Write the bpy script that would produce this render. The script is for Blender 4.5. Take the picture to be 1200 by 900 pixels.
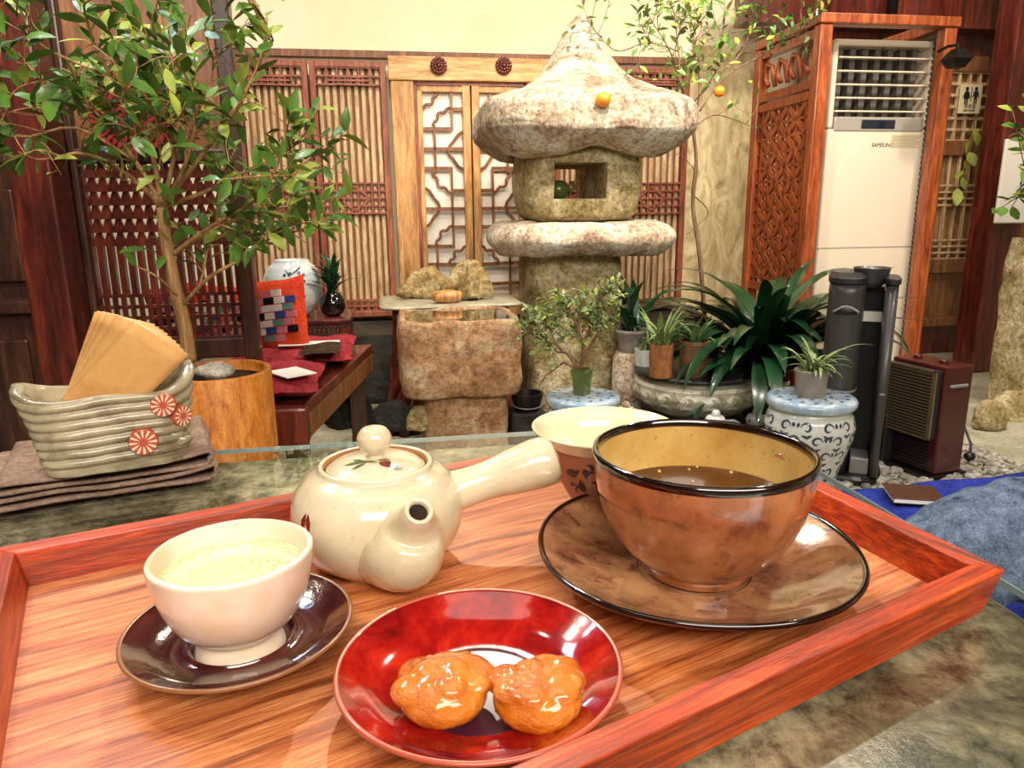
import bpy, bmesh, math, random
from math import sin, cos, pi, radians as rad, sqrt, atan2
from mathutils import Vector, Matrix, noise
for o in list(bpy.data.objects): bpy.data.objects.remove(o, do_unlink=True)
sc = bpy.context.scene
COL = sc.collection
random.seed(7)

# ------------------------------------------------------------------ camera
FPX = 855.0
PITCH, ROLL = rad(13.3), rad(-0.65)
CAM = Vector((0, 0, 0.97))
def _R():
    cp, sp, c, s = cos(PITCH), sin(PITCH), cos(ROLL), sin(ROLL)
    A = Matrix(((1, 0, 0), (0, -sp, -cp), (0, cp, -sp)))
    return Matrix(((c, -s, 0), (s, c, 0), (0, 0, 1))) @ A
R = _R(); RT = R.transposed()
cam = bpy.data.cameras.new('camera'); camo = bpy.data.objects.new('camera', cam); COL.objects.link(camo)
cam.sensor_width = 36; cam.lens = FPX / 1200 * 36; cam.clip_start = 0.01; cam.clip_end = 60
X, Y, Z = RT @ Vector((1, 0, 0)), -(RT @ Vector((0, 1, 0))), -(RT @ Vector((0, 0, 1)))
camo.matrix_world = Matrix(((X.x, Y.x, Z.x, CAM.x), (X.y, Y.y, Z.y, CAM.y), (X.z, Y.z, Z.z, CAM.z), (0, 0, 0, 1)))
sc.camera = camo

# room frame: u to the right, v into the room, turned by TH
TH = rad(9.3)
U = Vector((cos(TH), sin(TH), 0)); V = Vector((-sin(TH), cos(TH), 0))
def W(u, v, z): return U * u + V * v + Vector((0, 0, z))
def ray(px, py): return RT @ Vector(((px - 600) / FPX, (py - 450) / FPX, 1))
def atz(px, py, z):
    d = ray(px, py); return CAM + d * ((z - CAM.z) / d.z)
def atv(px, py, v):
    d = ray(px, py); return CAM + d * (v / d.dot(V))
def uz(px, py, v):
    p = atv(px, py, v); return p.dot(U), p.z

# ------------------------------------------------------------------ light
sc.view_settings.view_transform = 'Standard'; sc.view_settings.look = 'None'
sc.view_settings.gamma = 1; sc.view_settings.use_curve_mapping = False
sc.view_settings.exposure = 0.40
wd = bpy.data.worlds.new('world'); sc.world = wd; wd.use_nodes = True
wd.node_tree.nodes['Background'].inputs[0].default_value = (1, .9, .78, 1)
wd.node_tree.nodes['Background'].inputs[1].default_value = 0.5
def aim(o, target):
    o.rotation_euler = (Vector(target) - o.location).to_track_quat('-Z', 'Y').to_euler()
def area(loc, target, sx, sy, power, color):
    l = bpy.data.lights.new('fill_daylight_area', 'AREA'); l.shape = 'RECTANGLE'; l.size = sx; l.size_y = sy
    l.energy = power; l.color = color
    o = bpy.data.objects.new('fill_daylight_area', l); COL.objects.link(o); o.location = loc; aim(o, target); return o
def spot(loc, target, power, ang, color, r=.03, blend=.5):
    l = bpy.data.lights.new('key_fill_spot', 'SPOT'); l.energy = power; l.color = color
    l.spot_size = rad(ang); l.spot_blend = blend; l.shadow_soft_size = r
    o = bpy.data.objects.new('key_fill_spot', l); COL.objects.link(o); o.location = loc; aim(o, target); return o
WARM = (1, .86, .69)
area(W(-.1, .1, 2.62), W(.1, .9, .6), 1.6, .9, 7, (1, .90, .78))  # overhead fill, added without a fixture
area(W(.5, -1.5, 2.3), W(.8, 3.6, 1.5), 2.6, .8, 85, (1, .92, .82))  # main fill, added behind the camera to light the background
spot(W(.15, 2.35, 2.6), (0, .35, .77), 125, 40, WARM, .022)
spot(W(-1.3, 1.5, 2.6), (0.05, .40, .77), 62, 36, WARM, .03)
spot(W(1.35, 1.7, 2.6), (0, .35, .77), 45, 36, (1, .86, .7), .03)
for u_, v_, p_ in ((-.9, 3.0, 42), (.0, 2.7, 62), (1.0, 2.5, 85), (1.75, 2.3, 85), (2.6, 2.5, 60), (-.7, 1.1, 55), (2.0, 1.2, 55)):
    spot(W(u_, v_, 2.6), W(u_ * .95, v_ + .9, .3), p_, 115, (1, .89, .76), .06, .9)  # fill spots added over the garden to brighten the background
for u_ in (-.8, .3, 1.4, 2.3): spot(W(u_, 3.5, 2.62), W(u_, 4.6, 1.6), 30, 130, (1, .90, .72), .06, .9)  # wall wash added to lift the cream wall and panels
spot(W(2.85, 3.2, 2.6), W(3.6, 4.3, 1.2), 34, 90, (1, .89, .76), .05, .8)  # extra spot added to brighten the side door
spot(W(-.5, .8, 2.6), W(-.75, 1.8, 1.3), 45, 60, (1, .92, .8), .05)  # extra spot added to brighten the lemon tree leaves
spot(W(.9, 1.9, 2.6), W(.95, 3.5, 1.4), 110, 50, (1, .88, .72), .06)  # extra spot added to brighten the stone lantern
# daylight panel high on the left, mirrored blue-white in the glazes
area(W(-1.0, 1.9, 2.6), (0, .3, .8), .55, .3, 12, (.62, .78, 1))

# ------------------------------------------------------------------ materials
def hexc(h):
    h = h.lstrip('#'); r = []
    for i in (0, 2, 4):
        c = int(h[i:i + 2], 16) / 255; r.append(c / 12.92 if c <= .04045 else ((c + .055) / 1.055) ** 2.4)
    return (*r, 1)
class Mat:
    def __init__(s, name, rough=.5, metal=0, coat=0, spec=.5):
        s.m = bpy.data.materials.new(name); s.m.use_nodes = True; s.t = s.m.node_tree; s.n = s.t.nodes; s.l = s.t.links
        s.b = s.n['Principled BSDF']; s.b.inputs['Roughness'].default_value = rough; s.b.inputs['Metallic'].default_value = metal
        s.b.inputs['Coat Weight'].default_value = coat; s.b.inputs['Coat Roughness'].default_value = .04
        s.b.inputs['Specular IOR Level'].default_value = spec
        s.tc = s.n.new('ShaderNodeTexCoord'); s.h = []
    def co(s, scale=(1, 1, 1), rot=(0, 0, 0)):
        mp = s.n.new('ShaderNodeMapping'); mp.inputs['Scale'].default_value = scale; mp.inputs['Rotation'].default_value = rot
        s.l.new(s.tc.outputs['Object'], mp.inputs[0]); return mp.outputs[0]
    def noise(s, scale, detail=5, rough=.6, dist=0, sv=(1, 1, 1), rot=(0, 0, 0)):
        t = s.n.new('ShaderNodeTexNoise'); t.inputs['Scale'].default_value = scale; t.inputs['Detail'].default_value = detail
        t.inputs['Roughness'].default_value = rough; t.inputs['Distortion'].default_value = dist
        s.l.new(s.co(sv, rot), t.inputs['Vector']); return t.outputs['Fac']
    def voro(s, scale, feature='F1', sv=(1, 1, 1), out='Distance'):
        t = s.n.new('ShaderNodeTexVoronoi'); t.feature = feature; t.inputs['Scale'].default_value = scale
        s.l.new(s.co(sv), t.inputs['Vector']); return t.outputs[out]
    def wave(s, scale, dist=2, detail=2, dscale=1, sv=(1, 1, 1), rot=(0, 0, 0), axis='X', typ='BANDS'):
        t = s.n.new('ShaderNodeTexWave'); t.wave_type = typ; t.inputs['Scale'].default_value = scale
        if typ == 'BANDS': t.bands_direction = axis
        t.inputs['Distortion'].default_value = dist; t.inputs['Detail'].default_value = detail; t.inputs['Detail Scale'].default_value = dscale
        s.l.new(s.co(sv, rot), t.inputs['Vector']); return t.outputs['Fac']
    def ramp(s, fac, stops, interp='LINEAR'):
        r = s.n.new('ShaderNodeValToRGB'); r.color_ramp.interpolation = interp; e = r.color_ramp.elements
        while len(e) < len(stops): e.new(.5)
        for k, (p, c) in enumerate(stops):
            e[k].position = p; e[k].color = hexc(c) if isinstance(c, str) else (c, c, c, 1)
        s.l.new(fac, r.inputs[0]); return r.outputs[0]
    def mix(s, a, b, fac, mode='MIX'):
        x = s.n.new('ShaderNodeMix'); x.data_type = 'RGBA'; x.blend_type = mode
        if isinstance(fac, (int, float)): x.inputs[0].default_value = fac
        else: s.l.new(fac, x.inputs[0])
        for i, q in ((6, a), (7, b)):
            if isinstance(q, str): x.inputs[i].default_value = hexc(q)
            else: s.l.new(q, x.inputs[i])
        return x.outputs[2]
    def color(s, c):
        if isinstance(c, str): s.b.inputs['Base Color'].default_value = hexc(c)
        else: s.l.new(c, s.b.inputs['Base Color'])
        return s
    def bump(s, fac, strength=.3, dist=.01):
        b = s.n.new('ShaderNodeBump'); b.inputs['Strength'].default_value = strength; b.inputs['Distance'].default_value = dist
        s.l.new(fac, b.inputs['Height'])
        if s.h: s.l.new(s.h[-1], b.inputs['Normal'])
        s.h.append(b.outputs[0]); s.l.new(b.outputs[0], s.b.inputs['Normal']); return s
def plain(name, c, rough=.5, metal=0, coat=0, vary=.0, scale=20, bump=0):
    m = Mat(name, rough, metal, coat)
    if vary:
        f = m.noise(scale); m.color(m.mix(c, m.ramp(f, [(.25, .0), (.8, 1.0)]), vary, 'OVERLAY'))
    else: m.color(c)
    if bump: m.bump(m.noise(scale * 3), bump, .004)
    return m.m
def wood(name, a, b, c, sv=(1.2, 18, 18), scale=3, rough=.45, coat=0, bump=.35, fine=True):
    m = Mat(name, rough, 0, coat)
    f = m.noise(scale, 6, .65, .6, sv); g = m.noise(scale * 6, 4, .7, 0, sv)
    col = m.ramp(f, [(.30, a), (.50, b), (.70, c)])
    col = m.mix(col, m.ramp(g, [(.35, .25), (.6, .75)]), .45, 'OVERLAY')
    m.color(col); m.bump(g, bump, .002); return m.m
def stone(name, cols, scale=8, bump=.8, dist=.02, rough=.85, spk=.35, fine=60):
    m = Mat(name, rough, 0, 0, .3)
    f = m.noise(scale, 8, .7, .4); g = m.noise(fine, 6, .75)
    st = [(.28 + .44 * i / (len(cols) - 1), c) for i, c in enumerate(cols)]
    col = m.mix(m.ramp(f, st), m.ramp(g, [(.34, .12), (.56, .95)]), spk, 'OVERLAY')
    m.color(col); m.bump(g, bump, dist); m.bump(m.noise(scale * 2.5, 6), bump * .6, dist * 2); return m.m
M = {}
# foreground
def tray_wood(name, floor):
    m = Mat(name, .4, 0, .15 if not floor else .5); m.b.inputs['Coat Roughness'].default_value = .28 if floor else .2
    sv = (1.6, 26, 26); f = m.noise(5, 6, .6, 1.2, sv); g = m.noise(26, 4, .7, 0, sv)
    if floor: col = m.ramp(f, [(.3, '#A04A1C'), (.5, '#CE7A42'), (.7, '#E29A66')])
    else: col = m.ramp(f, [(.3, '#7A2206'), (.5, '#B03A0C'), (.72, '#D05E20')])
    col = m.mix(col, m.ramp(g, [(.38, .2), (.58, .7)]), .5, 'OVERLAY')
    w = m.wave(1.6 if floor else 1.2, 11 if floor else 5, 4, 1.6 if floor else .8, (1, 9, 9), axis='Y'); col = m.mix(col, m.ramp(w, [(.0, .02), (.20, .55)]), .45, 'OVERLAY')
    m.color(col); m.bump(g, .7 if floor else .25, .0014); return m.m
M['tray_rail'] = tray_wood('lacquered_orange_wood', False)
M['tray_floor'] = tray_wood('grained_orange_wood', True)
def green_stone():
    m = Mat('mottled_green_stone', .22, 0, .6)
    f = m.noise(9, 9, .72, .6); g = m.noise(45, 7, .75, .3); h = m.noise(3, 4)
    col = m.ramp(f, [(.3, '#38352A'), (.45, '#66604A'), (.56, '#8E8468'), (.70, '#BCAE8E')])
    col = m.mix(col, m.ramp(g, [(.38, .02), (.6, .95)]), .7, 'OVERLAY')
    col = m.mix(col, '#4A3320', m.ramp(h, [(.56, 0.0), (.68, .6)]))
    m.color(col); m.bump(g, .15, .003); return m.m
M['table'] = green_stone()
def glass_sheet(name, tint, refl=.04):
    m = bpy.data.materials.new(name); m.use_nodes = True; t = m.node_tree; n = t.nodes; n.remove(n['Principled BSDF'])
    tr = n.new('ShaderNodeBsdfTransparent'); tr.inputs[0].default_value = hexc(tint); gl = n.new('ShaderNodeBsdfGlossy'); gl.inputs['Roughness'].default_value = .02
    fr = n.new('ShaderNodeFresnel'); fr.inputs[0].default_value = 1.5; mx = n.new('ShaderNodeMixShader')
    ge = n.new('ShaderNodeNewGeometry'); mt = n.new('ShaderNodeMath'); mt.operation = 'MULTIPLY_ADD'; mt.inputs[1].default_value = -1; mt.inputs[2].default_value = 1
    m2 = n.new('ShaderNodeMath'); m2.operation = 'MULTIPLY'; t.links.new(ge.outputs['Backfacing'], mt.inputs[0]); t.links.new(mt.outputs[0], m2.inputs[0]); t.links.new(fr.outputs[0], m2.inputs[1])
    t.links.new(m2.outputs[0], mx.inputs[0]); t.links.new(tr.outputs[0], mx.inputs[1]); t.links.new(gl.outputs[0], mx.inputs[2])
    t.links.new(mx.outputs[0], n['Material Output'].inputs[0]); return m
M['glass'] = glass_sheet('clear_table_glass', '#FBFDFC')
M['glass_edge'] = plain('ground_glass_edge', '#8FA0A0', .15, 0, .5)
def ceramic(name, base, var, dark=None, scale=30, rough=.2, coat=.8, bumps=.05, speck=None, amt=.5):
    m = Mat(name, rough, 0, coat); f = m.noise(scale, 5, .6); col = m.mix(base, var, m.ramp(f, [(.38, 0.), (.66, 1.)]))
    if dark: col = m.mix(col, dark, m.ramp(m.noise(scale * 2.2, 6, .7, .4), [(.52, 0.), (.72, amt)]))
    if speck: col = m.mix(col, speck, m.ramp(m.noise(scale * 16, 2, .5), [(.66, 0.), (.72, .6)]))
    m.color(col); m.bump(m.noise(scale * 3, 4), bumps, .002); return m.m
M['teapot'] = ceramic('ivory_glaze', '#DCD0B2', '#CDBE9A', None, 22, .16, .9, .05, '#B9A27C')
M['teapot_rim'] = plain('unglazed_brown_rim', '#A06A3C', .6)
M['cup_white'] = ceramic('cream_crackle_glaze', '#EFE0CB', '#E2C6A6', None, 28, .3, .6, .12)
def tea_in():
    m = Mat('green_tea', .05, 0, .6); f = m.noise(420, 4, .7); g = m.noise(30, 4)
    col = m.ramp(f, [(.4, '#C0AC70'), (.5, '#E0D29A'), (.62, '#F6EEC8')]); m.color(m.mix(col, '#E6DCB4', m.ramp(g, [(.3, .1), (.7, .6)]))); return m.m
M['tea'] = tea_in()
M['saucer_dark'] = ceramic('dark_brown_glaze', '#3A1014', '#5A2A22', '#180608', 40, .12, 1, .12, None, .6)
M['rim_brown'] = plain('bare_brown_rim', '#8C5E38', .35, 0, .4)
def red_lacquer():
    m = Mat('red_lacquer_glaze', .1, 0, 1); f = m.noise(45, 6, .65, .5)
    col = m.ramp(f, [(.3, '#5A0608'), (.5, '#9A1210'), (.68, '#C02A14')]); m.color(col); m.bump(m.noise(60, 3), .06, .002); return m.m
M['red'] = red_lacquer(); M['red_well'] = plain('purple_brown_glaze', '#4A1A2C', .3, 0, .15)
M['red_rim'] = plain('worn_red_rim', '#B4553C', .3, 0, .5)
def fruit():
    m = Mat('glazed_orange_flesh', .14, 0, 1); m.b.inputs['Subsurface Weight'].default_value = .12; m.b.inputs['Subsurface Radius'].default_value = (.012, .005, .002)
    f = m.noise(60, 5); m.color(m.ramp(f, [(.3, '#C05A08'), (.55, '#DE821C'), (.75, '#EEA044')])); m.bump(m.noise(260, 5, .7), .6, .004); return m.m
M['fruit'] = fruit()
M['cup_brown'] = ceramic('mottled_brown_glaze', '#B8764A', '#8A4C2C', '#3E1C12', 30, .16, .9, .05, None, .8)
M['cup_in'] = ceramic('mustard_glaze', '#C9A662', '#AE8440', None, 22, .2, .8, .03, '#8A6430')
M['rim_dark'] = plain('dark_iron_glaze', '#1C0E0A', .12, 0, 1)
M['saucer_big'] = ceramic('mottled_tan_glaze', '#B8885C', '#845038', '#3A2018', 38, .12, 1, .06, None, .9)
M['coffee'] = plain('black_coffee', '#4A220C', .03, 0, .6)
M['celadon'] = ceramic('pale_celadon_glaze', '#DDDCB8', '#C9CBA2', None, 20, .16, .8, .03)
M['rust'] = plain('rust_clay', '#A56A4A', .5, 0, .2, .4, 40)
M['ink'] = plain('black_brush_paint', '#2A1A18', .4)
M['redpaint'] = plain('dark_red_paint', '#7A1C1A', .3, 0, .6)
M['bluepaint'] = plain('cobalt_paint', '#4A5C78', .3, 0, .6)
M['greenpaint'] = plain('olive_green_paint', '#5A6428', .3, 0, .6)
M['basket'] = ceramic('grey_green_ash_glaze', '#ACA082', '#847A5E', '#4E3A26', 18, .3, .6, .3, None, .8)
M['button'] = plain('terracotta_flower_button', '#B4503A', .4, 0, .3); M['petal'] = plain('cream_petal_glaze', '#E6C9A8', .4, 0, .3)
def kraft():
    m = Mat('kraft_paper', .75, 0, 0, .2); f = m.noise(25, 6, .6, .5); oi = m.n.new('ShaderNodeObjectInfo'); m.color(m.mix(m.ramp(f, [(.3, '#B88448'), (.7, '#D2A468')]), m.ramp(oi.outputs['Random'], [(0, .38), (1, .62)]), .6, 'OVERLAY')); m.bump(f, .3, .006); return m.m
M['kraft'] = kraft(); M['kraft_edge'] = plain('pale_paper_edge', '#E6C792', .8)
def cloth(name, a, b, sc_=60, bump=.6):
    m = Mat(name, .95, 0, 0, .1); f = m.noise(sc_, 6, .7); w = m.noise(sc_ * 8, 3, .6); m.color(m.mix(m.ramp(f, [(.3, a), (.7, b)]), m.ramp(w, [(.3, .2), (.7, .8)]), .4, 'OVERLAY')); m.bump(w, bump, .002); return m.m
M['linen'] = cloth('taupe_linen', '#6A564A', '#98806E', 30)
M['denim'] = cloth('blue_grey_denim', '#2C3A4C', '#7688A0', 45)
M['bluecloth'] = cloth('cobalt_blue_fleece', '#26348C', '#4454C4', 20)
M['redcloth'] = cloth('crimson_silk_cushion', '#6E1A1E', '#A83C42', 12, .3)
M['redcloth2'] = cloth('scarlet_cushion', '#B82C1C', '#D8502E', 12, .3)
M['skin'] = plain('skin', '#D8A884', .5)
M['leatherb'] = plain('brown_leather', '#5E3A24', .5, 0, 0, .4, 60)
M['black'] = plain('black_plastic', '#121214', .35); M['blackgloss'] = plain('black_water', '#0E0F0E', .03, 0, 1)
M['greyplastic'] = plain('dark_grey_plastic', '#3E3B3A', .38, 0, .1, .2, 8)
M['greydark'] = plain('darker_grey_plastic', '#232224', .4)
M['greymid'] = plain('mid_grey_trim', '#8A8784', .3)
# background
M['cream'] = (lambda m: (m.color(m.ramp(m.noise(1.2, 5), [(.3, '#E8DAB4'), (.7, '#FAF3D8')])), m.m)[1])(Mat('cream_plaster', .8))
def marble():
    m = Mat('streaked_cream_wallpaper', .7); f = m.noise(6, 6, .65, 1.5, (1.6, 1, .7), (0, rad(35), 0))
    m.color(m.ramp(f, [(.32, '#9C845A'), (.46, '#C4AE80'), (.62, '#E2D2A6')])); return m.m
M['marble'] = marble()
M['ceiling'] = plain('brown_ceiling', '#5E4632', .8, 0, 0, .3, 4); M['darkwall'] = plain('dark_brown_wall', '#2A1A12', .7, 0, 0, .3, 6)
M['slat'] = wood('pale_brown_slats', '#8E6A48', '#C4A27C', '#E2C8A2', (12, 12, 1.5), 4, .5)
M['redwood'] = wood('red_brown_lattice_wood', '#5E2A1A', '#8A4830', '#AC6A4A', (12, 12, 1.5), 4, .45)
M['backboard'] = plain('warm_backing_board', '#A87E50', .7, 0, 0, .3, 10)
M['oldwood'] = wood('honey_old_wood', '#7A4A22', '#BE8A50', '#DDB27A', (9, 9, 1.0), 3, .5)
M['oldwood_h'] = wood('honey_old_wood_beam', '#8A5A2A', '#C8985C', '#E4C08A', (1.0, 9, 9), 3, .5)
M['brownwood'] = wood('mid_brown_door_wood', '#4A2A16', '#7A4C2A', '#9A683E', (12, 12, 1.5), 4, .45)
M['darkwood'] = wood('dark_brown_wood', '#1E100A', '#3E2216', '#5E3824', (10, 10, 1.3), 3, .4, .2)
M['darkred'] = wood('dark_red_wood', '#2A0E0A', '#5A2016', '#7E3422', (10, 10, 1.3), 3, .35, .3)
M['orangewood'] = wood('orange_cabinet_wood', '#5E220E', '#98481F', '#BC6A38', (12, 12, 1.4), 4, .4, .2)
M['paper'] = plain('white_door_paper', '#F0EADB', .85, 0, 0, .15, 4)
M['granite'] = stone('pinkish_grey_granite', ['#6E5644', '#AC947C', '#D2C2AA', '#EEE6D8'], 9, 1.0, .016, .85, .7, 55)
M['granite2'] = stone('mossy_grey_granite', ['#625834', '#988858', '#C4B28A', '#E4D8B8'], 8, 1.0, .016, .85, .65, 50)
M['basin'] = stone('brown_hewn_granite', ['#7A5434', '#AC8058', '#CCA47C', '#EAD4B4'], 9, 1.0, .02, .85, .5, 50)
M['scholar'] = stone('banded_tan_rock', ['#7A6038', '#C0A26C', '#EAD8AA'], 14, 1.2, .02)
M['darkrock'] = stone('dark_wet_rock', ['#1C1C1A', '#3C3A34', '#5E5848'], 7, 1, .02, .5)
M['pebble'] = stone('grey_pebbles', ['#3A3834', '#8A857C', '#D8D2C6'], 22, .2, .002, .6, .2)
M['paving'] = stone('pale_stone_paving', ['#76745E', '#A09C84', '#C6C0A8'], 3, .5, .01, .6, .3)
M['soil'] = stone('dark_soil', ['#1A120C', '#33261A', '#4A3A28'], 14, 1, .01)
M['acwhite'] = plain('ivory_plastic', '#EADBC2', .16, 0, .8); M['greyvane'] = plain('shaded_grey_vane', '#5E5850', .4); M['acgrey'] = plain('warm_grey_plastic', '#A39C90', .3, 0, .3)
M['maroon'] = plain('maroon_metal', '#4A1412', .3, 0, .4, .2, 6); M['bronze'] = plain('bronze_grille', '#8A7658', .35, .5)
M['leaf'] = plain('mid_green_leaf', '#54782A', .4, 0, .2, .6, 9); M['leaf2'] = plain('yellow_green_leaf', '#98A640', .45, 0, .1, .4, 9)
M['clivia'] = plain('deep_green_strap_leaf', '#1E4426', .28, 0, .5, .5, 6); M['aloe'] = plain('grey_green_leaf', '#5E7A4A', .4, 0, .2, .4, 12)
M['jade'] = plain('pale_green_small_leaf', '#7E9258', .45, 0, .1, .5, 14); M['bark'] = wood('pale_tan_bark', '#6A4A26', '#9C7444', '#BE9862', (9, 9, 1.2), 6, .7)
M['bark2'] = wood('grey_brown_bark', '#4A3222', '#7A5A40', '#A08464', (9, 9, 1.2), 6, .8)
M['orange'] = plain('orange_peel', '#F09020', .4, 0, .2, .2, 80, .2)
M['bluewhite'] = ceramic('white_porcelain_glaze', '#DDE0D8', '#C6CCC6', None, 10, .18, .8, .02)
M['palebluerim'] = ceramic('washed_blue_glaze', '#8FAAC0', '#C8D4DA', '#5A7A9C', 14, .2, .8, .03, None, .5)
M['inkblue'] = plain('blue_grey_brushwork', '#39455A', .3, 0, .5)
M['moonjar'] = ceramic('pale_blue_white_glaze', '#C9D4D6', '#E8ECE4', None, 5, .15, .9, .02)
M['relief'] = ceramic('carved_grey_celadon', '#B0AA92', '#8E886E', '#565040', 14, .4, .3, .6, None, .6); M['relief_hi'] = ceramic('lit_tone_relief', '#DDD8C4', '#C4BEA6', '#8E8870', 20, .4, .3, .3, None, .4)  # relief strokes coloured paler than the body, standing in for shading of the carving
M['terra'] = plain('terracotta', '#9A6236', .7, 0, 0, .5, 30, .2); M['brownpot'] = plain('rough_brown_pot', '#6E4E2E', .6, 0, .1, .5, 30, .4)
M['greenpot'] = plain('olive_green_glazed_pot', '#5E6A38', .25, 0, .6, .3, 12); M['greypot'] = plain('grey_cement_pot', '#8C8478', .8, 0, 0, .3, 30)
M['planter'] = wood('orange_tan_log', '#9A4E16', '#C47628', '#DC9444', (10, 10, 2.5), 6, .5)
M['metal'] = plain('dark_iron', '#2A2622', .4, .7); M['sign'] = plain('ivory_sign_plate', '#DCCDA4', .5)
M['screen'] = plain('dark_display', '#1A2030', .1, 0, .8)
for k, h in dict(p_white='#E8DCD0', p_pink='#D87A86', p_blue='#3A4A8A', p_black='#1E1A24', p_purple='#8A5A9A', p_green='#6A8A7A').items(): M[k] = cloth('patch_' + k[2:], h, h, 20, .2)

# ------------------------------------------------------------------ mesh helpers
class MB:
    def __init__(s): s.v = []; s.f = []
    def add(s, vs, fs):
        n = len(s.v); s.v += [tuple(q) for q in vs]; s.f += [tuple(i + n for i in f) for f in fs]; return s
    def box(s, c, d, rz=0, M_=None):
        vs = []
        for k in range(8):
            p = Vector(((k & 1) - .5, ((k >> 1) & 1) - .5, (k >> 2) - .5)); p = Vector((p.x * d[0], p.y * d[1], p.z * d[2]))
            if M_: p = M_ @ p
            if rz: p = Matrix.Rotation(rz, 3, 'Z') @ p
            vs.append(p + Vector(c))
        return s.add(vs, [(0, 2, 3, 1), (4, 5, 7, 6), (0, 1, 5, 4), (2, 6, 7, 3), (0, 4, 6, 2), (1, 3, 7, 5)])
    def b2(s, a, b): # box from corner to corner
        return s.box([(a[i] + b[i]) / 2 for i in range(3)], [abs(b[i] - a[i]) for i in range(3)])
    def beam(s, p, q, w, h, up=(0, 0, 1)):
        p, q = Vector(p), Vector(q); d = (q - p); L = d.length; d = d / L; up = Vector(up)
        x = d.cross(up)
        if x.length < 1e-4: x = d.cross(Vector((0, 1, 0)))
        x.normalize(); y = x.cross(d)
        vs = [a + x * (i * w / 2) + y * (j * h / 2) for a in (p, q) for i, j in ((-1, -1), (1, -1), (1, 1), (-1, 1))]
        return s.add(vs, [(3, 2, 1, 0), (4, 5, 6, 7), (0, 1, 5, 4), (1, 2, 6, 5), (2, 3, 7, 6), (3, 0, 4, 7)])
    def loft(s, rings, cap0=True, cap1=True, closed=True):
        n = len(rings[0]); vs = [p for r in rings for p in r]; fs = []
        for i in range(len(rings) - 1):
            for j in range(n if closed else n - 1):
                k = (j + 1) % n; fs.append((i * n + j, i * n + k, (i + 1) * n + k, (i + 1) * n + j))
        if cap0: fs.append(tuple(reversed(range(n))))
        if cap1: fs.append(tuple((len(rings) - 1) * n + j for j in range(n)))
        return s.add(vs, fs)
    def lathe(s, prof, n=48, c=(0, 0, 0), sx=1, sy=1, sq=0, cap0=True, cap1=True):
        rings = []
        for r, z in prof:
            ring = []
            for j in range(n):
                a = 2 * pi * j / n; k = 1
                if sq: k = (abs(cos(a)) ** sq + abs(sin(a)) ** sq) ** (-1 / sq)
                ring.append((c[0] + r * k * sx * cos(a), c[1] + r * k * sy * sin(a), c[2] + z))
            rings.append(ring)
        return s.loft(rings, cap0, cap1)
    def tube(s, pts, rs, n=8, cap=True):
        pts = [Vector(p) for p in pts]
        if not hasattr(rs, '__len__'): rs = [rs] * len(pts)
        rings = []; t = (pts[1] - pts[0]).normalized(); x = t.orthogonal().normalized()
        for i, p in enumerate(pts):
            a = pts[max(i - 1, 0)]; b = pts[min(i + 1, len(pts) - 1)]; t = (b - a).normalized()
            x = (x - t * x.dot(t)).normalized(); y = t.cross(x)
            rings.append([p + (x * cos(2 * pi * j / n) + y * sin(2 * pi * j / n)) * rs[i] for j in range(n)])
        return s.loft(rings, cap, cap)
    def ball(s, c, r, n=16, m=10, sc=(1, 1, 1)):
        prof = [(max(1e-4, sin(pi * i / m)), -cos(pi * i / m)) for i in range(m + 1)]
        k = len(s.v); s.lathe(prof, n)
        for i in range(k, len(s.v)):
            p = s.v[i]; s.v[i] = (c[0] + p[0] * r * sc[0], c[1] + p[1] * r * sc[1], c[2] + p[2] * r * sc[2])
        return s
    def leaf(s, p, d, up, L, w, bend=.25, fold=.2):
        d = Vector(d).normalized(); up = Vector(up); x = d.cross(up)
        if x.length < 1e-3: x = d.orthogonal()
        x.normalize(); n = x.cross(d); vs = []; st = [(0, .05), (.25, .8), (.55, 1), (.85, .5), (1, .03)]
        p = Vector(p)
        for t, k in st:
            c = p + d * (L * t) - n * (bend * L * t * t); e = w * .5 * k
            vs += [c - x * e + n * (fold * e), c, c + x * e + n * (fold * e)]
        fs = []
        for i in range(4):
            a = i * 3; fs += [(a, a + 1, a + 4, a + 3), (a + 1, a + 2, a + 5, a + 4)]
        return s.add(vs, fs)
    def strap(s, p, az, el, L, w, droop, n=9, fold=.25, tip=.35):
        p = Vector(p); e = el; c = p.copy(); h = Vector((cos(az), sin(az), 0)); x = Vector((-sin(az), cos(az), 0)); vs = []
        for i in range(n + 1):
            t = i / n; d = h * cos(e) + Vector((0, 0, sin(e))); nn = -h * sin(e) + Vector((0, 0, cos(e)))
            k = min(1, .55 + t * 1.6) * (1 - max(0, (t - (1 - tip)) / tip) ** 1.8) + .03
            vs += [c - x * (w * .5 * k) + nn * (fold * w * .5 * k), c, c + x * (w * .5 * k) + nn * (fold * w * .5 * k)]
            c = c + d * (L / n); e -= droop / n * (.5 + t)
        fs = []
        for i in range(n):
            a = i * 3; fs += [(a, a + 1, a + 4, a + 3), (a + 1, a + 2, a + 5, a + 4)]
        return s.add(vs, fs)
    def rough(s, amp, scale, seed=0, c=None):
        o = Vector((seed * 7.3, seed * 3.1, seed * 5.7)); out = []
        for p in s.v:
            p = Vector(p); q = p * scale + o
            out.append(tuple(p + noise.noise_vector(q) * amp + noise.noise_vector(q * 2.7) * (amp * .4)))
        s.v = out; return s
def newobj(name, data, parent=None, loc=None, rz=0):
    o = bpy.data.objects.new(name, data); COL.objects.link(o)
    if parent is not None: o.parent = parent
    if loc is not None: o.location = loc
    if rz: o.rotation_euler = (0, 0, rz)
    return o
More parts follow.
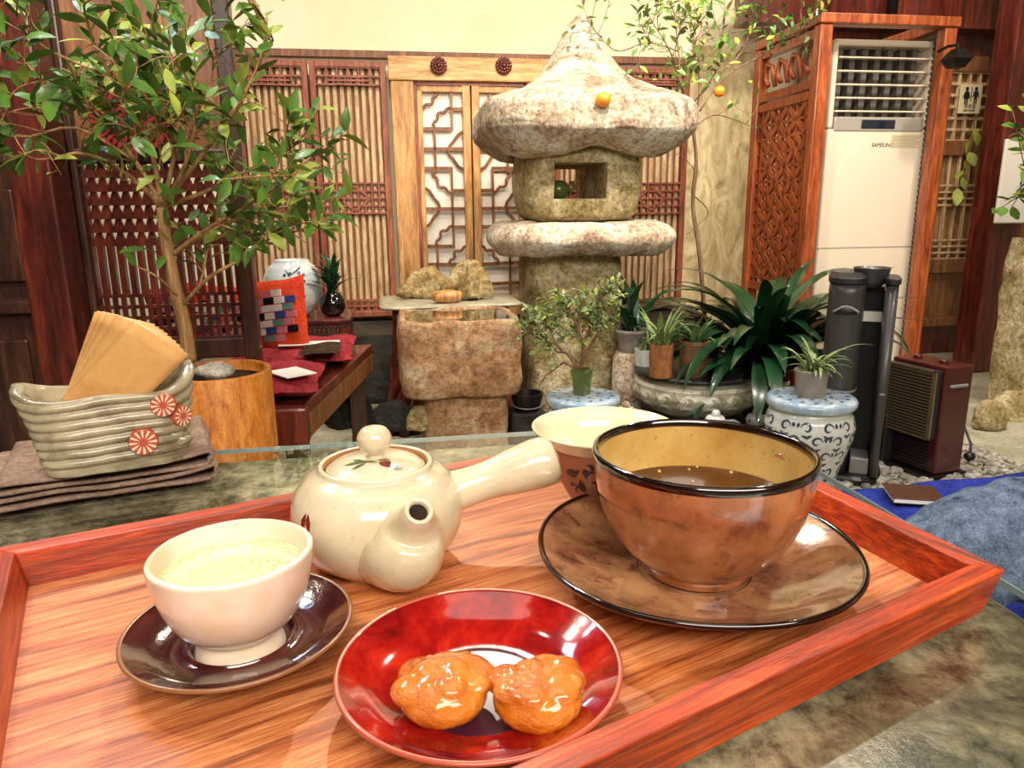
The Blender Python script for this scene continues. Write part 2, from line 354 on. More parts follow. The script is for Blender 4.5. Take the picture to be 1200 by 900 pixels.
def tag(o, label=None, cat=None, group=None, kind=None):
    if label: o['label'] = label
    if cat: o['category'] = cat
    if group: o['group'] = group
    if kind: o['kind'] = kind
    return o
def build(name, mb, mat, parent=None, smooth=False, bevel=0, solid=0, sub=0, loc=None, rz=0, seg=2, remesh=0):
    me = bpy.data.meshes.new(name); me.from_pydata(mb.v, [], mb.f); me.update()
    bm = bmesh.new(); bm.from_mesh(me); bmesh.ops.recalc_face_normals(bm, faces=bm.faces); bm.to_mesh(me); bm.free()
    me.materials.append(mat)
    if smooth: me.polygons.foreach_set('use_smooth', [True] * len(me.polygons))
    o = newobj(name, me, parent, loc, rz)
    if solid: q = o.modifiers.new('s', 'SOLIDIFY'); q.thickness = solid; q.offset = 0
    if bevel: q = o.modifiers.new('b', 'BEVEL'); q.width = bevel; q.segments = seg; q.limit_method = 'ANGLE'
    if sub: q = o.modifiers.new('u', 'SUBSURF'); q.levels = sub; q.render_levels = sub
    return o
def thing(name, label, cat, loc=(0, 0, 0), rz=0, group=None): return tag(newobj(name, None, None, loc, rz), label, cat, group)
def solo(name, mb, mat, label, cat, loc=(0, 0, 0), rz=0, group=None, kind=None, **k):
    return tag(build(name, mb, mat, None, loc=loc, rz=rz, **k), label, cat, group, kind)
def struct(name, mb, mat, **k): return tag(build(name, mb, mat, **k), kind='structure')
def copy_tree(o, parent=None, **k):
    c = o.copy(); COL.objects.link(c)
    if parent: c.parent = parent
    for ch in list(o.children): copy_tree(ch, c)
    return c
def T(pts): return [tuple(p) for p in pts]
def surf(prof, a, z, off=.0004):   # point on a lathe surface given by its outer profile
    for (r0, z0), (r1, z1) in zip(prof, prof[1:]):
        if min(z0, z1) <= z <= max(z0, z1) and z1 != z0:
            r = r0 + (r1 - r0) * (z - z0) / (z1 - z0); break
    else: r = prof[-1][0]
    return Vector(((r + off) * cos(a), (r + off) * sin(a), z))
def stroke(mb, prof, pts, w, off=.0005, taper=True):    # painted stroke following a round vessel
    P = []
    for (a0, z0), (a1, z1) in zip(pts, pts[1:]):
        for k in range(3): t = k / 3; P.append((a0 + (a1 - a0) * t, z0 + (z1 - z0) * t))
    P.append(pts[-1]); n = len(P); vs = []
    rr = sqrt(sum(x * x for x in surf(prof, 0, pts[0][1])[:2]))
    for i, (a, z) in enumerate(P):
        a0, z0 = P[max(i - 1, 0)]; a1, z1 = P[min(i + 1, n - 1)]
        dx, dz = (a1 - a0) * rr, z1 - z0; L = sqrt(dx * dx + dz * dz) or 1; k = w * .5 * ((1 - abs(2 * i / (n - 1) - 1) ** 2) * .8 + .2 if taper else 1)
        vs += [surf(prof, a - dz / L * k / rr, z + dx / L * k, off), surf(prof, a + dz / L * k / rr, z - dx / L * k, off)]
    mb.add(vs, [(2 * i, 2 * i + 1, 2 * i + 3, 2 * i + 2) for i in range(n - 1)])

# ------------------------------------------------------------------ room
UL, UR, VF, VB, ZC = -2.4, 4.7, -2.2, 4.6, 2.7
def slab(name, mat, a, b): m = MB(); m.b2(a, b); return struct(name, m, mat, rz=TH)
slab('floor', M['paving'], (UL, VF, -.1), (UR, VB, 0))
slab('ceiling', M['ceiling'], (UL, VF, ZC), (UR, VB, ZC + .1))
slab('wall_back', M['cream'], (UL - .1, VB, 0), (UR + .1, VB + .1, ZC))
slab('wall_left', M['darkwall'], (UL - .1, VF, 0), (UL, VB, ZC))
slab('wall_right', M['cream'], (UR, VF, 0), (UR + .1, VB, ZC))
slab('wall_front', M['backboard'], (UL - .1, VF - .1, 0), (UR + .1, VF, ZC))
slab('trim_1', M['marble'], (1.885, VB - .02, .0), (2.36, VB, 1.95))
slab('trim_2', M['paper'], (1.83, VB - .03, .0), (1.885, VB, 1.95))
slab('trim_3', M['brownwood'], (-1.3, VB - .05, 1.835), (1.9, VB, 1.872))
slab('trim_4', M['darkrock'], (-1.6, 3.95, 0), (1.9, VB, .33))

# ------------------------------------------------------------------ back wall panels and door
VP = 4.5
def lattice_grid(m, u0, u1, z0, z1, nu, nz, y, w=.012, d=.02):
    for i in range(nu + 1): x = u0 + (u1 - u0) * i / nu; m.box((x, y, (z0 + z1) / 2), (w, d, z1 - z0))
    for i in range(nz + 1): z = z0 + (z1 - z0) * i / nz; m.box(((u0 + u1) / 2, y - .003, z), (u1 - u0, d, w))
def wall_panel(px0, px1, label):
    u0, _ = uz(px0, 200, VP); u1, _ = uz(px1, 200, VP); cx = (px0 + px1) / 2
    zt = 1.80; zb = .36; w = u1 - u0
    t = thing('slatted_wall_panel', label, 'wall panel', W((u0 + u1) / 2, VP, zb), TH, 'slatted panels along the back wall')
    h = zt - zb; z = lambda py: uz(cx, py, VP)[1] - zb
    m = MB(); f = .034
    for s in (-1, 1): m.box((s * (w / 2 - f / 2 - .003), 0, h / 2), (f, .06, h))
    for q in (h - f / 2, f / 2): m.box((0, 0, q), (w - 2 * f, .06, f))
    build('frame', m, M['redwood'], t, bevel=.004)
    a, b = -w / 2 + f, w / 2 - f
    m = MB(); m.box((0, .035, h / 2), (w - .02, .012, h - .02)); build('backing_board', m, M['backboard'], t)
    m = MB(); n = 9
    for i in range(n):
        x = a + (b - a) * (i + .5) / n; m.box((x, .012, h / 2), ((b - a) / n * .62, .03, h - 2 * f))
    build('slats', m, M['slat'], t, bevel=.006, seg=2)
    m = MB(); zt1 = z(100); lattice_grid(m, a, b, zt1, h - f, 6, 2, -.012, .010)
    m.box((0, -.014, zt1 + (h - f - zt1) * .25), ((b - a) * .62, .02, .010)); lattice_grid(m, a * .45, b * .45, zt1, zt1 + (h - f - zt1) * .45, 5, 2, -.016, .008)
    build('top_lattice', m, M['redwood'], t)
    m = MB(); lattice_grid(m, a, b, z(250), z(215), 9, 4, -.012, .011)
    zc = (z(250) + z(215)) / 2
    for s in (-1, 1):
        for q in (-1, 1): m.beam((s * .09, -.02, zc), (0, -.02, zc + q * .07), .012, .012, (0, 1, 0))
    build('middle_lattice', m, M['redwood'], t)
    m = MB(); lattice_grid(m, a, b, f, z(352), 8, 2, -.012, .014); build('bottom_lattice', m, M['redwood'], t)
    return t
wall_panel(283, 369, 'slatted wall panel behind the lemon tree, leftmost on the back wall')
wall_panel(370, 458, 'slatted wall panel directly left of the carved double door, above the moon jar')
wall_panel(722, 803, 'slatted wall panel to the right of the stone lantern')
wall_panel(648, 721, 'slatted wall panel hidden behind the stone lantern, seen through its opening')
m = MB()
d0 = thing('carved_double_door', 'honey coloured wooden double door with curled lattice over white paper, behind the stone lantern', 'door', W(uz(553, 200, VP)[0], VP, .34), TH)
uc = uz(553, 200, VP)[0]
ux = lambda px, py=200: uz(px, py, VP)[0] - uc
zz = lambda py, px=530: uz(px, py, VP)[1] - .34
A = ux(462); B = ux(490); ZT = zz(97); ZB = 0
m.b2((A, -.05, 0), (B - .01, .04, ZT)); build('door_post', m, M['oldwood'], d0, bevel=.008)
m = MB(); m.b2((-B + .01, -.05, 0), (-A, .04, ZT)); build('door_post', m, M['oldwood'], d0, bevel=.008)
m = MB(); m.b2((A - .01, -.06, ZT), (-A + .01, .04, zz(69))); build('lintel', m, M['oldwood_h'], d0, bevel=.008)
m = MB(); m.b2((B - .01, -.03, ZT - .02), (-B + .01, .02, ZT)); m.b2((B - .012, -.03, 0), (B + .008, .02, ZT)); m.b2((-B - .008, -.03, 0), (-B + .012, .02, ZT)); build('door_stop', m, M['redwood'], d0)
K = .3554
def crop(x, y): return 440 + x * K, 60 + y * K
def leafpt(x, y):
    px, py = crop(x, y); return ux(px, py), zz(py, px)
for s, nm in ((1, 'l'), (-1, 'r')):
    lf = MB(); x0, x1 = B + .008, -.004
    sx = lambda x: x * s
    for a, b in (((x0, -.025, 0), (x0 + .03, .015, ZT - .02)), ((x1 - .045, -.035, 0), (x1, .015, ZT - .02)), ((x0, -.025, ZT - .055), (x1, .015, ZT - .02)), ((x0, -.025, 0), (x1, .015, .12))):
        lf.b2((sx(a[0]), a[1], a[2]), (sx(b[0]), b[1], b[2]))
    L = build('door_leaf', lf, M['oldwood'], d0, bevel=.004)
    pp = MB(); pp.b2((sx(x0 + .01), .016, .02), (sx(x1 - .01), .022, ZT - .03)); build('paper_backing', pp, M['paper'], L)
    lt = MB()
    H = [(192, 250, 306), (257, 145, 250), (323, 145, 306), (387, 145, 250), (460, 250, 306), (520, 145, 306), (580, 255, 306), (643, 145, 255), (703, 145, 306), (770, 145, 306)]
    for y, a, b in H: p, q = leafpt(a, y), leafpt(b, y); lt.beam((sx(p[0]), -.008, p[1]), (sx(q[0]), -.008, q[1]), .02, .014, (0, 1, 0))
    for x, a, b in [(248, 118, 262), (193, 245, 400), (250, 382, 648), (203, 636, 840), (155, 700, 860)]:
        p, q = leafpt(x, a), leafpt(x, b); lt.beam((sx(p[0]), -.008, p[1]), (sx(p[0]), -.008, q[1]), .014, .014, (0, 1, 0))
    def arc(cx, cy, rx, ry, a0, a1, wob=0):
        pts = []
        for i in range(13):
            a = rad(a0 + (a1 - a0) * i / 12); k = 1 + wob * sin(i * pi / 12 * 5); p = leafpt(cx + rx * k * cos(a), cy - ry * k * sin(a)); pts.append((sx(p[0]), -.008, p[1]))
        lt.tube(pts, .009, 6)
    arc(250, 250, 57, 58, 90, 180, .08); arc(306, 328, 62, 60, 90, 270, .07); arc(255, 395, 62, 66, 180, 270, .08); arc(145, 516, 62, 62, -90, 90, .08)
    arc(258, 640, 55, 60, 90, 180, .08); arc(306, 703, 58, 56, 90, 180, .1); arc(140, 130, 60, 58, -90, 0, .08)
    build('lattice', lt, M['brownwood'], L, smooth=False)
rk = None
for k, px in enumerate((513, 588)):
    q = Vector((ux(px, 80), -.075, zz(80, px)))
    m = MB()
    for j in range(14):
        a = 2 * pi * j / 14; m.ball((.036 * cos(a), 0, .036 * sin(a)), .013, 8, 6, (1, .8, 1))
    for j in range(9):
        a = 2 * pi * j / 9; m.ball((.02 * cos(a), -.008, .02 * sin(a)), .010, 8, 6)
    m.ball((0, -.014, 0), .012, 10, 6); m.ball((0, .006, 0), .034, 16, 8, (1, .5, 1))
    build('rosette', m, M['darkred'], d0, smooth=True, loc=q)

# right of the cabinet: wooden wall, door and post
slab('wall_far_right', M['darkred'], (2.55, 4.35, 0), (UR, 4.45, ZC))
slab('trim_5', M['darkred'], (2.05, 4.2, 2.0), (UR, 4.36, 2.2))
dr = thing('lattice_side_door', 'brown wooden door with slatted lattice and lower panel, right of the air conditioner cabinet', 'door', W(3.80, 4.28, 0), TH)
def RD(px, py): u_, z_ = uz(px, py, 4.28); return u_ - 3.05, z_
m = MB(); (a0, z1), (a1, _) = RD(1078, 60), RD(1160, 60); z1 = 1.86; a0, a1 = -.43, .36
for a, b in (((a0, -.03, 0), (a0 + .07, .03, z1)), ((a1 - .09, -.03, 0), (a1, .03, z1)), ((a0, -.03, z1 - .09), (a1, .03, z1)), ((a0, -.03, .55), (a1, .03, .64)), ((a0, -.03, 1.28), (a1, .03, 1.37)), ((a0, -.03, .2), (a1, .03, .26))): m.b2(a, b)
build('door_frame', m, M['brownwood'], dr, bevel=.006)
m = MB(); m.b2((a0 + .05, .02, .22), (a1 - .05, .03, .6)); build('lower_panel', m, M['brownwood'], dr)
m = MB(); m.b2((a0 + .05, .03, .6), (a1 - .05, .035, z1 - .05)); build('paper_backing', m, M['backboard'], dr)
m = MB(); lattice_grid(m, a0 + .07, a1 - .09, 1.37, z1 - .09, 9, 6, 0, .016); lattice_grid(m, a0 + .07, a1 - .09, .64, .76, 9, 3, 0, .012); lattice_grid(m, a0 + .07, a1 - .09, .98, 1.1, 9, 3, 0, .012)
for i in range(10): x = a0 + .07 + (a1 - a0 - .16) * i / 9; m.b2((x - .007, -.01, .64), (x + .007, .01, 1.28))
build('lattice', m, M['slat'], dr)
ua, _ = uz(1156, 300, 3.75); ub, _ = uz(1190, 300, 3.75)
m = MB(); m.box((0, 0, 1.35), (ub - ua, .16, 2.7)); solo('wooden_post', m, M['darkred'], 'thick reddish brown wooden post just right of the restroom sign', 'post', W((ua + ub) / 2, 3.83, 0), TH, bevel=.01)

# restroom sign on the post
def text_mesh(s, size, depth=.001):
    c = bpy.data.curves.new('t', 'FONT'); c.body = s; c.size = size; c.extrude = depth; c.align_x = 'CENTER'; c.align_y = 'CENTER'
    o = bpy.data.objects.new('t', c); COL.objects.link(o); bpy.context.view_layer.update()
    me = bpy.data.meshes.new_from_object(o.evaluated_get(bpy.context.evaluated_depsgraph_get())); bpy.data.objects.remove(o)
    mb = MB(); mb.v = [(p.co.x, -p.co.z, p.co.y) for p in me.vertices]; mb.f = [tuple(q.vertices) for q in me.polygons]; return mb
su, sz = uz(1138, 116, 4.235)
sg = thing('restroom_sign', 'small square ivory restroom sign with man and woman pictograms', 'sign', W(su, 4.243, sz), TH); sg.scale = (1.13, 1, 1.13)
m = MB(); m.box((0, 0, 0), (.135, .008, .15)); build('plate', m, M['sign'], sg, bevel=.003)
for k, sx_ in enumerate((-.028, .028)):
    m = MB(); m.ball((sx_, -.006, .052), .0105, 12, 8, (1, .3, 1))
    if k == 0: m.add([(sx_ - .008, -.007, .04), (sx_ + .008, -.007, .04), (sx_ + .018, -.007, .0), (sx_ - .018, -.007, .0)], [(0, 1, 2, 3)])
    else: m.add([(sx_ - .016, -.007, .04), (sx_ + .016, -.007, .04), (sx_ + .008, -.007, .0), (sx_ - .008, -.007, .0)], [(0, 1, 2, 3)])
    for q in (-1, 1): m.box((sx_ + q * .006, -.006, -.01), (.007, .002, .03)); m.beam((sx_ + q * .009, -.006, .038), (sx_ + q * .02, -.006, .008), .002, .006, (0, 1, 0))
    build('pictogram', m, M['black'], sg)
m = MB(); m.box((0, -.006, .025), (.003, .002, .075)); build('divider', m, M['black'], sg)
build('korean_lettering', text_mesh('화장실', .026), M['black'], sg, loc=(0, -.005, -.038)); build('lettering', text_mesh('RESTROOM', .014), M['black'], sg, loc=(0, -.005, -.059))
lu, lz = uz(1121, 70, 3.22)
lm = thing('wall_lantern_lamp', 'small black pyramid shaped lamp on a bracket beside the restroom sign', 'lamp', W(lu, 3.22, lz), TH); lm.scale = (.9, .9, .9)
m = MB(); m.loft([[(-.055, -.055, 0), (.055, -.055, 0), (.055, .055, 0), (-.055, .055, 0)], [(-.022, -.022, .05), (.022, -.022, .05), (.022, .022, .05), (-.022, .022, .05)]]); build('shade', m, M['metal'], lm)
m = MB(); m.loft([[(-.03, -.03, -.04), (.03, -.03, -.04), (.03, .03, -.04), (-.03, .03, -.04)], [(-.05, -.05, 0), (.05, -.05, 0), (.05, .05, 0), (-.05, .05, 0)]]); build('housing', m, M['metal'], lm)
m = MB(); m.tube([(0, 0, .045), (0, .0, .07), (-.01, .06, .075), (-.02, .115, .06)], .008, 8); build('bracket', m, M['metal'], lm)
m = MB(); m.tube([(0, 0, 0), (0, 0, .8)], .03, 12); pu, pz = uz(1035, 14, 4.2); solo('drain_pipe', m, M['metal'], 'short dark round pipe above the air conditioner cabinet', 'pipe', W(pu, 4.12, 1.94), smooth=True)

# ------------------------------------------------------------------ air conditioner and its lattice cabinet
CF = 3.35; CB = 3.95
cu = uz(964, 100, CF)[0]; cr = uz(1108, 100, CF)[0]; ct = uz(970, 27, CF)[1]
cb = thing('lattice_cabinet', 'orange brown wooden lattice surround boxed around the air conditioner', 'cabinet', W((cu + cr) / 2, CF, 0), TH)
hw = (cr - cu) / 2
for x, y in ((-hw, .03), (hw, .03), (-hw, CB - CF), (hw, CB - CF)):
    m = MB(); m.b2((x - .032, y - .03, 0), (x + .032, y + .03, ct)); build('post', m, M['orangewood'], cb, bevel=.006)
m = MB(); m.b2((-hw - .04, -.01, ct), (hw + .04, .07, ct + .045)); build('top_rail', m, M['orangewood'], cb, bevel=.006)
for s in (-1, 1): m = MB(); m.b2((s * hw - .035, .05, ct), (s * hw + .035, CB - CF + .03, ct + .045)); build('top_rail', m, M['orangewood'], cb, bevel=.006)
m = MB(); m.b2((hw + .012, .06, .1), (hw + .02, CB - CF - .03, ct))
for k in range(60): m.b2((hw + .004, .06, .12 + k * .028), (hw + .014, CB - CF - .03, .134 + k * .028))
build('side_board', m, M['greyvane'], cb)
for s in (-1,):
    m = MB(); x = s * hw; y0, y1 = .06, CB - CF - .03
    for q in (ct - .03, ct - .25, ct - .30, .55, .08): m.b2((x - .02, y0, q - .02), (x + .02, y1, q + .02))
    for i in range(6): y = y0 + (y1 - y0) * (i + .5) / 6; m.b2((x - .012, y - .008, .1), (x + .012, y + .008, ct - .3))
    nz = 13
    for i in range(nz): z = .6 + (ct - .32 - .6) * i / (nz - 1); m.b2((x - .012, y0, z - .008), (x + .012, y1, z + .008))
    random.seed(3)
    for i in range(nz - 1):
        for j in range(5):
            z = .6 + (ct - .92) * i / (nz - 1); y = y0 + (y1 - y0) * (j + .5) / 6; q = (ct - .92) / (nz - 1); r = (y1 - y0) / 6
            if (i + j) % 2 == 0 or (i % 4 == 1): m.beam((x - .006, y, z), (x - .006, y + r, z + q), .018, .03)
            elif (i * 3 + j) % 4 != 0: m.beam((x - .006, y + r, z), (x - .006, y, z + q), .018, .03)
    p = build('lattice_panel', m, M['orangewood'], cb)
    m = MB()
    for i in range(4): yy = y0 + (y1 - y0) * (i + .5) / 4; m.tube([(x, yy - .06, ct - .2), (x, yy - .02, ct - .1), (x, yy + .03, ct - .08), (x, yy + .05, ct - .15), (x, yy + .01, ct - .19)], .014, 6)
    build('carving', m, M['orangewood'], p, smooth=True)
AV = 3.47
au0, au1 = uz(966, 200, AV)[0], uz(1082, 200, AV)[0]; at_ = uz(1030, 46, AV)[1]; aw = au1 - au0; am = (au0 + au1) / 2
ac = thing('air_conditioner', 'tall ivory floor standing air conditioner with slatted outlet at the top', 'air conditioner', W(am, AV, 0), TH)
m = MB()
# body with a recessed outlet opening: side walls, lower front, rear shell
zo0 = uz(1025, 136, AV)[1]; zo1 = uz(1025, 54, AV)[1]; hwA = aw / 2
m.b2((-hwA, 0, 0), (hwA, .30, zo0 - .06)); m.b2((-hwA, 0, zo0 - .06), (-hwA + .028, .30, at_)); m.b2((hwA - .028, 0, zo0 - .06), (hwA, .30, at_)); m.b2((-hwA, 0, zo1), (hwA, .30, at_)); m.b2((-hwA, .2, zo0 - .06), (hwA, .30, at_))
build('body', m, M['acwhite'], ac, bevel=.012, seg=3)
m = MB(); m.b2((-hwA + .027, .12, zo0), (hwA - .027, .2, zo1)); build('outlet_cavity', m, M['black'], ac)
for k in range(5): m = MB(); z = zo0 + (zo1 - zo0) * (k + .35) / 5.2; m.box((0, .012, z), (aw - .058, .03, .008)); build('louvre', m, M['acwhite'], ac, bevel=.003)
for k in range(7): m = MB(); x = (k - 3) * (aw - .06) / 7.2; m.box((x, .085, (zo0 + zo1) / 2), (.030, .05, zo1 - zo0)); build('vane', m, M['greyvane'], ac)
m = MB(); m.b2((-hwA + .03, -.004, zo0 - .075), (hwA - .03, .02, zo0 - .004)); build('control_panel', m, M['acgrey'], ac, bevel=.008)
m = MB(); m.b2((-.10, -.007, zo0 - .060), (.085, .0, zo0 - .018)); build('display', m, M['screen'], ac, bevel=.003)
build('wordmark', text_mesh('SAMSUNG', .026, .0006), M['greyvane'], ac, loc=(.03, -.0015, uz(1020, 170, AV)[1]))
m = MB(); m.b2((-.016 + .09, -.002, uz(1030, 173, AV)[1]), (hwA - .035, .0, uz(1030, 157, AV)[1])); st = build('sticker', m, M['sign'], ac)
m = MB()
for k in range(6): z = uz(1030, 159.5 + k * 2.3, AV)[1]; m.b2((.08, -.003, z - .0016), (hwA - .04 - .02 * (k % 3 == 2), -.002, z + .0016))
build('print_lines', m, M['acgrey'], st)
z = uz(1010, 290, AV)[1]; m = MB(); m.b2((-hwA, -.001, z - .003), (hwA, .004, z + .003)); build('seam', m, M['acgrey'], ac)

# ------------------------------------------------------------------ stone lantern
LV = 3.55
def LP(px, py): return uz(px, py, LV)
lu = LP(683, 200)[0]
ln = thing('stone_lantern', 'large weathered granite garden lantern with pointed roof and square light opening', 'stone lantern', W(lu, LV, 0), TH)
def zL(py, px=683): return LP(px, py)[1]
wL = lambda a, b, py: (LP(b, py)[0] - LP(a, py)[0]) / 2
m = MB(); r0 = wL(605, 722, 400) * .88; xoff = lambda mb, d: setattr(mb, 'v', [(p[0] + d, p[1], p[2]) for p in mb.v])
prof = [(r0 * 1.08, 0), (r0 * 1.06, .2), (r0 * 1.0, .45), (r0 * .97, zL(300) - .03), (r0 * .9, zL(294))]
pr = []
for (a, z0), (b, z1) in zip(prof, prof[1:]):
    for k in range(8): t = k / 8; pr.append((a + (b - a) * t, z0 + (z1 - z0) * t))
pr.append(prof[-1]); m.lathe(pr, 64, sq=5).rough(.014, 6, 1); xoff(m, -.068); build('pillar', m, M['granite2'], ln, smooth=True)
z0, z1 = zL(297), zL(258); r1 = wL(571, 787, 275) * .94
m = MB(); h = z1 - z0; pr = [(r1 * .55, z0), (r1 * .86, z0 + .01)] + [(r1 * (.90 + .10 * sin(pi * t)), z0 + .02 + (h - .035) * t) for t in [k / 8 for k in range(9)]] + [(r1 * .82, z1 - .004), (r1 * .5, z1), (r1 * .2, z1)]
m.lathe(pr, 80, sq=3).rough(.02, 5, 2); xoff(m, -.03); build('platform_slab', m, M['granite'], ln, smooth=True)
# firebox with a tunnel cut through it
z0, z1 = zL(258), zL(168); r2 = wL(596, 746, 215) * .9; m = MB(); h = z1 - z0
pr = [(r2 * .80, z0), (r2 * .9, z0 + .02)] + [(r2 * (.93 + .07 * sin(pi * t)), z0 + .04 + (h - .07) * t) for t in [k / 14 for k in range(15)]] + [(r2 * .86, z1 - .015), (r2 * .78, z1)]
m.lathe(pr, 72, sq=4.5).rough(.012, 6, 3); xoff(m, -.042)
fb = build('firebox', m, M['granite2'], ln, smooth=True)
c = MB(); (a0, za), (a1, zb) = uz(650, 233, LV - r2), uz(712, 190, LV - r2)
c.b2((a0 - lu, -1, za), (a1 - lu, 1, zb)); co_ = build('cut', c, M['granite2'], ln)
bo = fb.modifiers.new('x', 'BOOLEAN'); bo.object = co_; bo.operation = 'DIFFERENCE'; bo.solver = 'EXACT'
bpy.context.view_layer.update()
nm = bpy.data.meshes.new_from_object(fb.evaluated_get(bpy.context.evaluated_depsgraph_get())); fb.modifiers.clear(); fb.data = nm; bpy.data.objects.remove(co_)
# roof: steep concave cone flaring to a thick rounded square eave
zr0, zr1, zp = zL(190), zL(135), zL(18) + .0
rr = wL(558, 808, 145) * .94; m = MB()
pts = [(rr * .60, zr0 + .035), (rr * .66, zr0 + .0), (rr * .78, zr0 + .012), (rr * .92, zr0 + .062), (rr * .985, zr0 + .105), (rr, zr0 + .135), (rr * .995, zr0 + .16), (rr * .985, zr1 - .0), (rr * .94, zr1 + .02)]
px_top = [(rr * .94, 128), (rr * .80, 112), (rr * .66, 98), (rr * .52, 84), (rr * .40, 66), (rr * .30, 50), (rr * .20, 38), (rr * .14, 28), (rr * .10, 22), (rr * .05, 18)]
px_top = [(rr * .96, 130), (rr * .86, 122), (rr * .70, 114), (rr * .54, 102), (rr * .42, 91), (rr * .34, 79), (rr * .265, 66), (rr * .20, 52), (rr * .145, 38), (rr * .10, 27), (rr * .06, 20), (rr * .02, 17)]
top = [(r, zL(py)) for r, py in px_top]
def resamp(P, k=5):
    o = []
    for (a, z0), (b, z1) in zip(P, P[1:]):
        for i in range(k): t = i / k; o.append((a + (b - a) * t, z0 + (z1 - z0) * t))
    return o + [P[-1]]
prf = resamp(pts[:-1] + top, 4); rings = []
for r, z in prf:
    sq = 2 + 1.6 * min(1, r / rr); ring = []
    for j in range(96):
        a = 2 * pi * j / 96; k = (abs(cos(a)) ** sq + abs(sin(a)) ** sq) ** (-1 / sq)
        ring.append((r * k * cos(a), r * k * sin(a), z + (.045 * (1 - abs(sin(2 * a)) ** 1.3) * min(1, max(0, (zr0 + .11 - z) / .08)) if z < zr0 + .11 else 0) + .03 * (r / rr) ** 4 * (k - 1) * 1.8))
    rings.append(ring)
m.loft(rings).rough(.014, 4.5, 4).rough(.006, 16, 5); xoff(m, -.022); build('roof', m, M['granite'], ln, smooth=True)
# little pot standing in the opening
fu = (a0 + a1) / 2; fg = thing('ceramic_figurine', 'small dark green pot with ears inside the lantern opening', 'figurine', W(fu - .035, LV + .02, za + .003), TH); fg.scale = (1.25, 1.25, 1.25)
m = MB(); m.lathe([(.02, 0), (.035, .01), (.045, .03), (.042, .05), (.03, .065), (.02, .07)], 24); build('body', m, M['greenpot'], fg, smooth=True)
for s in (-1, 1): m = MB(); m.tube([(s * .04, 0, .03), (s * .062, 0, .04), (s * .06, 0, .065), (s * .045, 0, .06)], .007, 8); build('ear', m, M['greenpot'], fg, smooth=True)
# orange lying on the roof
def roof_hit(px, py):
    bpy.context.view_layer.update(); ro = [c for c in ln.children if c.name.startswith('roof')][0]; mi = ro.matrix_world.inverted()
    ok, co, no, ix = ro.ray_cast(mi @ CAM, (mi.to_3x3() @ ray(px, py)).normalized()); h = ro.matrix_world @ co
    return h - ray(px, py).normalized() * .026 if ok else atv(px, py, LV - .45)
ob = thing('orange', 'small round orange resting on the front slope of the stone lantern roof', 'orange', roof_hit(707, 117), TH)
m = MB(); m.lathe([(.001, -.030), (.016, -.027), (.029, -.012), (.032, 0), (.029, .014), (.016, .027), (.004, .029)], 24); build('peel', m, M['orange'], ob, smooth=True)
m = MB(); m.lathe([(.006, .028), (.005, .032)], 8); build('stem', m, M['leaf'], ob)

# ------------------------------------------------------------------ stone basin, root table, scholar rocks
BV = 2.85
def obox(mb, x0, x1, y0, y1, z0, z1, n=26, sq=7):   # rounded block as stacked superellipse rings
    cx, cy = (x0 + x1) / 2, (y0 + y1) / 2; hx, hy = (x1 - x0) / 2, (y1 - y0) / 2; rings = []
    for i in range(n + 1):
        t = i / n; k = 1 - .05 * abs(2 * t - 1) ** 6; rings.append([])
        for j in range(72):
            a = 2 * pi * j / 72; q = (abs(cos(a)) ** sq + abs(sin(a)) ** sq) ** (-1 / sq); rings[-1].append((cx + hx * k * q * cos(a), cy + hy * k * q * sin(a), z0 + (z1 - z0) * t))
    return rings
(bu0, bz1), (bu1, bz0) = uz(466, 379, BV - .2), uz(615, 462, BV - .2); bw = (bu1 - bu0) / 2
ba = thing('stone_basin', 'square hewn brown granite water basin on a stone foot', 'stone basin', W((bu0 + bu1) / 2, BV, 0), TH)
m = MB(); R_ = obox(m, -bw, bw, -.21, .21, bz0, bz1); 
inner = [[(p[0] * .90, p[1] * .90, bz1 - .006) for p in R_[-1]], [(p[0] * .88, p[1] * .88, bz1 - .05) for p in R_[-1]], [(p[0] * .3, p[1] * .3, bz1 - .06) for p in R_[-1]]]
m.loft(R_ + [[(p[0] * .93, p[1] * .93, bz1 + .001) for p in R_[-1]]] + inner).rough(.007, 11, 6); build('bowl_block', m, M['basin'], ba, smooth=True)
f0, f1 = uz(497, 480, BV - .2)[0], uz(600, 480, BV - .2)[0]; cc = (bu0 + bu1) / 2
m = MB(); m.loft(obox(m, f0 - cc, f1 - cc, -.16, .16, 0, bz0 + .01, 14)).rough(.01, 10, 7); build('foot', m, M['basin'], ba, smooth=True)
m = MB(); m.lathe([(1, -.002), (1, 0)], 40, sx=bw * .90, sy=.19, sq=7); solo('basin_water', m, M['blackgloss'], 'still dark water filling the top of the stone basin', 'water', W(cc, BV, bz1 - .004), TH)
